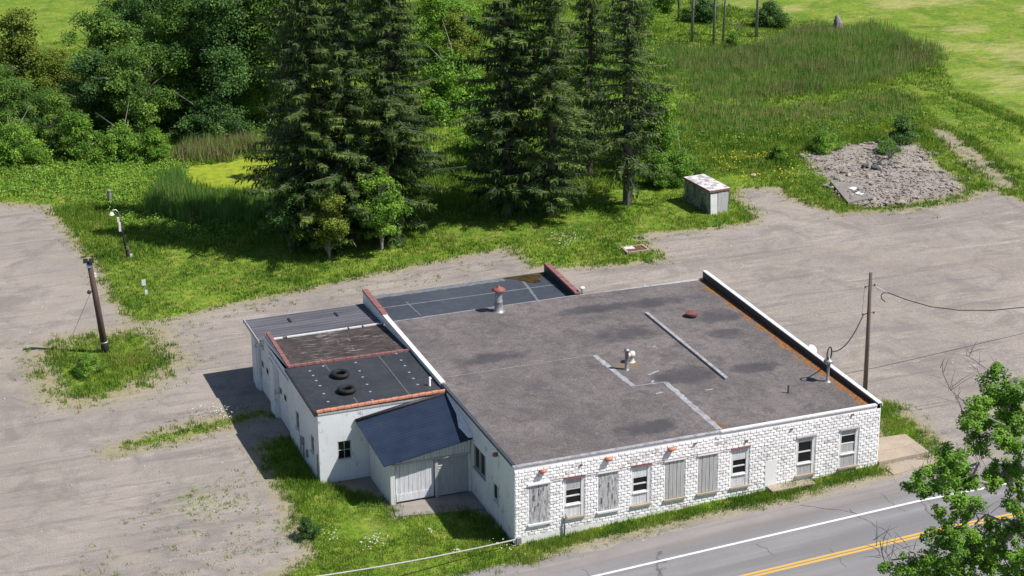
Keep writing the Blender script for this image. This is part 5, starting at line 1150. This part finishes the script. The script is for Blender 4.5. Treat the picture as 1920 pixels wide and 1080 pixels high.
# ------------------------------------------------------------------ grass, weeds, reeds
def scatter(box_, n, fn, seed=0):
    g = np.random.default_rng(seed); P = np.stack([g.uniform(box_[0], box_[1], n), g.uniform(box_[2], box_[3], n)], 1)
    return P[fn(P) > g.random(n)]
def free(P):
    return (sdist(P, HOUSE) < -.02) & (sdist(P, GARAGE) < -.02) & (sdist(P, POND) < .1) & (P[:, 1] > -3.2)
def tufts(name, P, nb, h, w, mat, lab, lean=.4, spread=.12, tint=(.45, .15), zoff=0, hn=None):
    g = RNG; n = len(P); Q = np.repeat(P, nb, 0)+g.normal(size=(n*nb, 2))*spread; z = gzn(Q[:, 0])+zoff
    hs = np.repeat(h*g.uniform(.55, 1.35, n)*(hn if hn is not None else 1), nb)*g.uniform(.6, 1.1, n*nb)
    V = blade_verts(np.column_stack([Q, z]), hs, w*g.uniform(.7, 1.3, n*nb), lean)
    T = np.clip(np.repeat(g.normal(tint[0], tint[1], n), nb)+g.normal(size=n*nb)*.1, 0, 1)
    o = link(name, npmesh(name, V, 3, T), mat); tag(o, lab, None, kind='stuff'); return o
# 1 lawn by the building and verges, short
def lawn_p(P): d = lawn_sd(P); return np.clip((d+.35+.9*(vnoise(P, 1.3, 31)-.5))*2.2, 0, 1)*free(P)
P = scatter((-14, 26, -3.2, 12), 26000, lawn_p, 1); hn = .6+1.3*vnoise(P, .5, 33)
tufts('lawn_grass', P, 9, .16, .035, M['grass'], 'grass growing round the front of the building', hn=hn)
P = scatter((-22, 62, 12, 58), 90000, lawn_p, 2); hn = .5+1.2*vnoise(P, .3, 34)
tufts('verge_grass', P, 7, .20, .055, M['grass'], 'grass verge between the gravel and the trees', hn=hn)
MOWN = pw([(1340, -20), (1340, 8), (1480, 34), (1690, 60), (1770, 130), (1790, 170), (1930, 235), (1990, 260), (2100, 200), (2100, -20)])
P = scatter((-30, 90, 45, 108), 90000, lambda P: np.clip(lawn_sd(P)+.3, 0, 1)*free(P)*(sdist(P, MOWN) < 0), 3)
hn = .5+1.3*vnoise(P, .15, 35)
tufts('meadow_grass', P, 6, .26, .09, M['grass'], 'rough meadow grass behind the trees and reeds', hn=hn, spread=.2)
# 2 weeds: leafy clumps
def clumps(name, P, r, nl, lsz, mat, lab, tint=(.5, .15), hz=.8, hn=None):
    g = RNG; n = len(P); R_ = r*g.uniform(.5, 1.4, n)*(hn if hn is not None else 1); d = unit(g.normal(size=(n*nl, 3))); d[:, 2] = np.abs(d[:, 2])
    q = np.column_stack([P, gzn(P[:, 0])]); c = np.repeat(q, nl, 0)+d*(np.repeat(R_, nl)*g.uniform(.4, 1.05, n*nl))[:, None]*np.array([1, 1, hz])
    N = unit(d*.6+np.array([0, 0, .6])+g.normal(size=d.shape)*.5); T = np.clip(np.repeat(g.normal(tint[0], tint[1], n), nl)+g.normal(size=n*nl)*.1, 0, 1)
    o = link(name, npmesh(name, leaf_verts(c, N, lsz*g.uniform(.6, 1.3, n*nl)), 4, T), mat); tag(o, lab, None, kind='stuff'); return o
LUSH = pw([(-40, 300), (150, 295), (300, 285), (345, 320), (270, 370), (320, 410), (500, 412), (520, 440), (380, 450), (280, 440), (200, 385), (120, 372), (-40, 366)])
P = scatter((-24, 8, 46, 78), 5200, lambda P: np.clip((sdist(P, LUSH)+.6+2.5*(vnoise(P, .35, 40)-.5))*.8, 0, .9)*free(P), 4)
clumps('weeds', P, .42, 26, .15, M['leaf_mid'], 'lush weeds between the left lawn and the pond', (.62, .16), 1.1)
UND = pw([(-40, 230), (560, 200), (560, 265), (340, 262), (300, 290), (150, 300), (-40, 305)])
P = scatter((-26, 14, 62, 95), 3600, lambda P: np.clip(sdist(P, UND)+.5, 0, .8)*free(P), 14)
clumps('undergrowth', P, .65, 26, .2, M['leaf_dark'], 'dense undergrowth at the foot of the grove', (.5, .2), 1.3)
WGAP = pw([(760, 60), (1250, 40), (1250, 150), (1130, 260), (1080, 330), (900, 330), (850, 280), (760, 200)])
P = scatter((14, 50, 45, 100), 3800, lambda P: np.clip(sdist(P, WGAP)*.5+.3, 0, .8)*vnoise(P, .3, 41)*1.2, 5)
clumps('thicket_weeds', P, .6, 24, .19, M['leaf_mid'], 'light green scrub behind the spruces', (.6, .15), 1.2)
BANK = pw([(1240, 250), (1420, 235), (1620, 215), (1760, 195), (1800, 200), (1930, 290), (1930, 310), (1780, 222), (1700, 235), (1500, 262), (1260, 285)])
P = scatter((34, 80, 44, 76), 9000, lambda P: np.clip((sdist(P, BANK)+.5+2*(vnoise(P, .3, 42)-.5))*.7, 0, .9), 6)
clumps('bank_weeds', P, .34, 18, .15, M['leaf_mid'], 'bank of bright weeds in front of the reed bed', (.68, .14), .9)
MEAD2 = pw([(1480, 285), (1510, 285), (1600, 385), (1570, 392), (1500, 340)])
P = scatter((34, 46, 32, 50), 1500, lambda P: np.clip(sdist(P, MEAD2)+.5, 0, .9), 7)
clumps('edge_weeds', P, .26, 20, .11, M['leaf_mid'], 'strip of weeds along the left edge of the rubble', (.55, .15))
RFR = pw([(1590, 392), (1640, 380), (1700, 378), (1790, 360), (1805, 372), (1740, 388), (1640, 398)])
P = scatter((36, 52, 30, 40), 900, lambda P: np.clip(sdist(P, RFR)+.3, 0, .8)*vnoise(P, .9, 47)*1.5, 17)
clumps('rubble_weeds', P, .22, 18, .10, M['leaf_mid'], 'weeds along the front edge of the rubble', (.45, .15))
P = scatter((36, 53, 32, 51), 1500, lambda P: np.clip(sdist(P, RUBBLE)+1.2, 0, 1)*np.clip((vnoise(P, .7, 57)-.42)*2.4, 0, .8), 37)
clumps('rubble_weeds', P, .17, 14, .10, M['leaf_mid'], 'small weeds growing through the rubble', (.5, .2))
P = scatter((-14, 27, -3.2, 56), 9000, lambda P: np.clip(lawn_sd(P)-.2, 0, 1)*free(P)*np.clip((vnoise(P, .35, 43)-.55)*3, 0, .6), 8)
clumps('lawn_weeds', P, .14, 12, .075, M['leaf_mid'], 'broad-leaved weeds scattered in the lawns', (.5, .2), .8)
BANK2 = pw([(1735, 170), (1790, 185), (1930, 235), (1960, 330), (1930, 318), (1850, 262), (1790, 218), (1750, 200)])
P = scatter((48, 90, 44, 80), 9000, lambda P: np.clip((sdist(P, BANK2)+.8)*.7, 0, .9), 27)
tufts('bank_grass', P, 10, .45, .07, M['grass'], 'long bright grass on the bank at the right edge', lean=.5, spread=.2, tint=(.42, .12))
# weeds on the gravel
P = scatter((-24, 55, -3, 60), 60000, lambda P: np.clip(weed_density(P)*1.7-.38, 0, .85)*(vnoise(P, 1.9, 44) > .45)*(lawn_sd(P) < .1)*free(P), 9)
tufts('gravel_weeds', P, 8, .10, .038, M['grass'], 'thin weeds coming up through the gravel', tint=(.60, .2), spread=.09)
P2_ = scatter((-13, 0, -3, 12), 500, lambda P: np.clip(weed_density(P)-.3, 0, .35)*(lawn_sd(P) < 0)*free(P), 19)
clumps('gravel_weed_clumps', P2_, .12, 12, .06, M['leaf_mid'], 'small green weed clumps on the gravel yard', (.45, .15), .6)
# taller growth in the shade of the annex and against walls
SH_ = pw([(500, 835), (548, 822), (600, 905), (640, 915), (730, 945), (700, 955), (600, 925), (540, 915)])
P = scatter((-11, 1, 0, 17), 4000, lambda P: np.maximum(np.clip(sdist(P, SH_)+.3, 0, 1), np.clip((1.1-np.abs(P[:, 0]+.5))*(P[:, 1] < 4.5)*(P[:, 1] > .2), 0, .7))*free(P)*(lawn_sd(P) > -.2), 10)
tufts('tall_grass', P, 10, .34, .04, M['grass'], 'taller grass in the shade of the annex', tint=(.3, .12), lean=.5)
P = scatter((.5, 18.8, -1.0, -.1), 1400, lambda P: .8*(.3+vnoise(P, .8, 45))*free(P), 11)
tufts('wall_foot_grass', P, 9, .22, .04, M['grass'], 'grass at the foot of the block wall', tint=(.45, .15))
P = scatter((-14, -6, 28, 34), 2600, lambda P: np.clip(sdist(P, LAWN[1])*.6-.1, 0, 1)*np.clip(vnoise(P, .6, 46)*2.2-.5, 0, 1), 12)
tufts('island_grass', P, 8, .28, .045, M['grass'], 'long grass on the island round the leaning pole', tint=(.58, .22), lean=.5)
# reeds
REED = pw([(1262, 95), (1330, 95), (1430, 78), (1530, 50), (1620, 50), (1705, 75), (1735, 100), (1725, 130), (1640, 150), (1590, 165), (1480, 180), (1400, 195), (1300, 190), (1262, 170)])
P = scatter((36, 75, 58, 90), 9500, lambda P: np.clip((sdist(P, REED)+1+3*(vnoise(P, .25, 50)-.5))*.6, 0, 1)*(.35+.9*vnoise(P, .45, 58)), 13)
tufts('reed_bed', P, 15, .75, .055, M['reed'], 'dark green reed bed with brownish tips at the right', lean=.3, spread=.28, tint=(.52, .2), hn=.6+.8*vnoise(P, .2, 51))
P = P[vnoise(P, .22, 52) > .55]; tufts('reed_heads', P, 3, 1.15, .05, M['drygrass'], 'brown seed heads standing in the reed bed', lean=.25, spread=.25)
REED2 = pw([(1262, 200), (1340, 200), (1480, 205), (1620, 180), (1700, 175), (1740, 190), (1700, 215), (1600, 235), (1420, 240), (1300, 260), (1262, 255)])
P = scatter((34, 66, 48, 72), 5200, lambda P: np.clip((sdist(P, REED2)+.8+3*(vnoise(P, .3, 53)-.5))*.6, 0, .85), 23)
tufts('low_reeds', P, 9, .65, .065, M['reed'], 'lower band of mixed reeds in front of the dark reed bed', lean=.35, spread=.2, tint=(.62, .18))
CAT = pw([(280, 385), (300, 352), (335, 335), (350, 350), (372, 368), (420, 380), (460, 382), (500, 376), (525, 380), (530, 410), (480, 424), (400, 426), (320, 414), (280, 402)])
P = scatter((-9, 8, 48, 64), 3200, lambda P: np.clip((sdist(P, CAT)+.2)*1.2, 0, 1)*free(P), 15)
tufts('cattails', P, 14, 1.25, .06, M['reed'], 'dense dark green cattails in front of the pond', lean=.22, spread=.2, tint=(.42, .16), hn=.8+.45*vnoise(P, .5, 71))
BACK = pw([(325, 302), (345, 276), (420, 270), (520, 270), (525, 284), (470, 287), (420, 298), (360, 304)])
P = scatter((-6, 8, 60, 74), 1800, lambda P: np.clip((sdist(P, BACK)+.2)*1.2, 0, 1)*free(P), 16)
tufts('pond_reeds', P, 12, 1.15, .06, M['reed'], 'reeds along the back shore of the pond', lean=.25, spread=.22, tint=(.62, .18))
P = P[(sdist(P, BACK) < 1.9) & (P[:, 1] < 69)]; tufts('dead_reeds', P, 16, .95, .085, M['drygrass'], 'dead brown reeds at the back edge of the pond', lean=.5, spread=.3)
# flowers
YF = pw([(1310, 300), (1400, 285), (1500, 300), (1500, 345), (1440, 350), (1370, 340)])
P = scatter((30, 46, 38, 52), 3400, lambda P: np.clip(sdist(P, YF)*.5+.3, 0, .9)*np.clip((vnoise(P, .5, 60)-.3)*2, 0, 1), 18)
c = np.column_stack([P, gzn(P[:, 0])+RNG.uniform(.2, .45, len(P))]); tag(link('yellow_flowers', npmesh('yellow_flowers', leaf_verts(c, unit(rnd_unit(len(c))*.5+np.array([0, 0, 1])), .15), 4, RNG.random(len(c))), M['flower_y']), 'yellow wildflowers behind the shed', None, kind='stuff')
fl = []
for u, v, su, sv, n in ((700, 1022, 12, 8, 70), (806, 1005, 3, 3, 10), (858, 1042, 5, 3, 14), (625, 1012, 10, 4, 25), (1060, 455, 16, 8, 160), (1170, 470, 6, 3, 20), (410, 775, 26, 4, 120), (330, 318, 20, 10, 40), (50, 325, 30, 8, 60), (430, 790, 12, 3, 25), (950, 1035, 20, 8, 25)):
    for _ in range(n):
        g_ = G(r_.gauss(u, su), r_.gauss(v, sv)); fl.append((g_.x, g_.y, g_.z+r_.uniform(.2, .45)))
c = np.array(fl); tag(link('white_flowers', npmesh('white_flowers', leaf_verts(c, unit(rnd_unit(len(c))*.5+np.array([0, 0, 1])), RNG.uniform(.05, .11, len(c))), 4, RNG.random(len(c))), M['flower_w']), 'clusters of small white wildflowers in the grass', None, kind='stuff')
# loose stones on the gravel
st_ = MB(); r_ = random.Random(77)
for _ in range(420):
    x, y = r_.uniform(-24, 40), r_.uniform(-3, 40); pp_ = np.array([[x, y]])
    if lawn_sd(pp_)[0] > 0 or sdist(pp_, HOUSE)[0] > -.2 or sdist(pp_, GARAGE)[0] > -.2: continue
    rock_mesh(st_, (x, y, gz(x)+.01), abs(r_.gauss(0, .025))+.02, r_)
for u, v, s_ in ((408, 803, .1), (375, 856, .05), (200, 910, .08), (203, 908, .07), (68, 1016, .05), (382, 1000, .05), (300, 885, .05), (272, 984, .06)):
    g_ = G(u, v); rock_mesh(st_, (g_.x, g_.y, g_.z+.03), s_, r_)
tag(st_.build('loose_stones', simple('pale_stone', (.50, .47, .45), (.3, .27, .26), 2, .9)), 'small loose stones scattered over the gravel', None, kind='stuff')
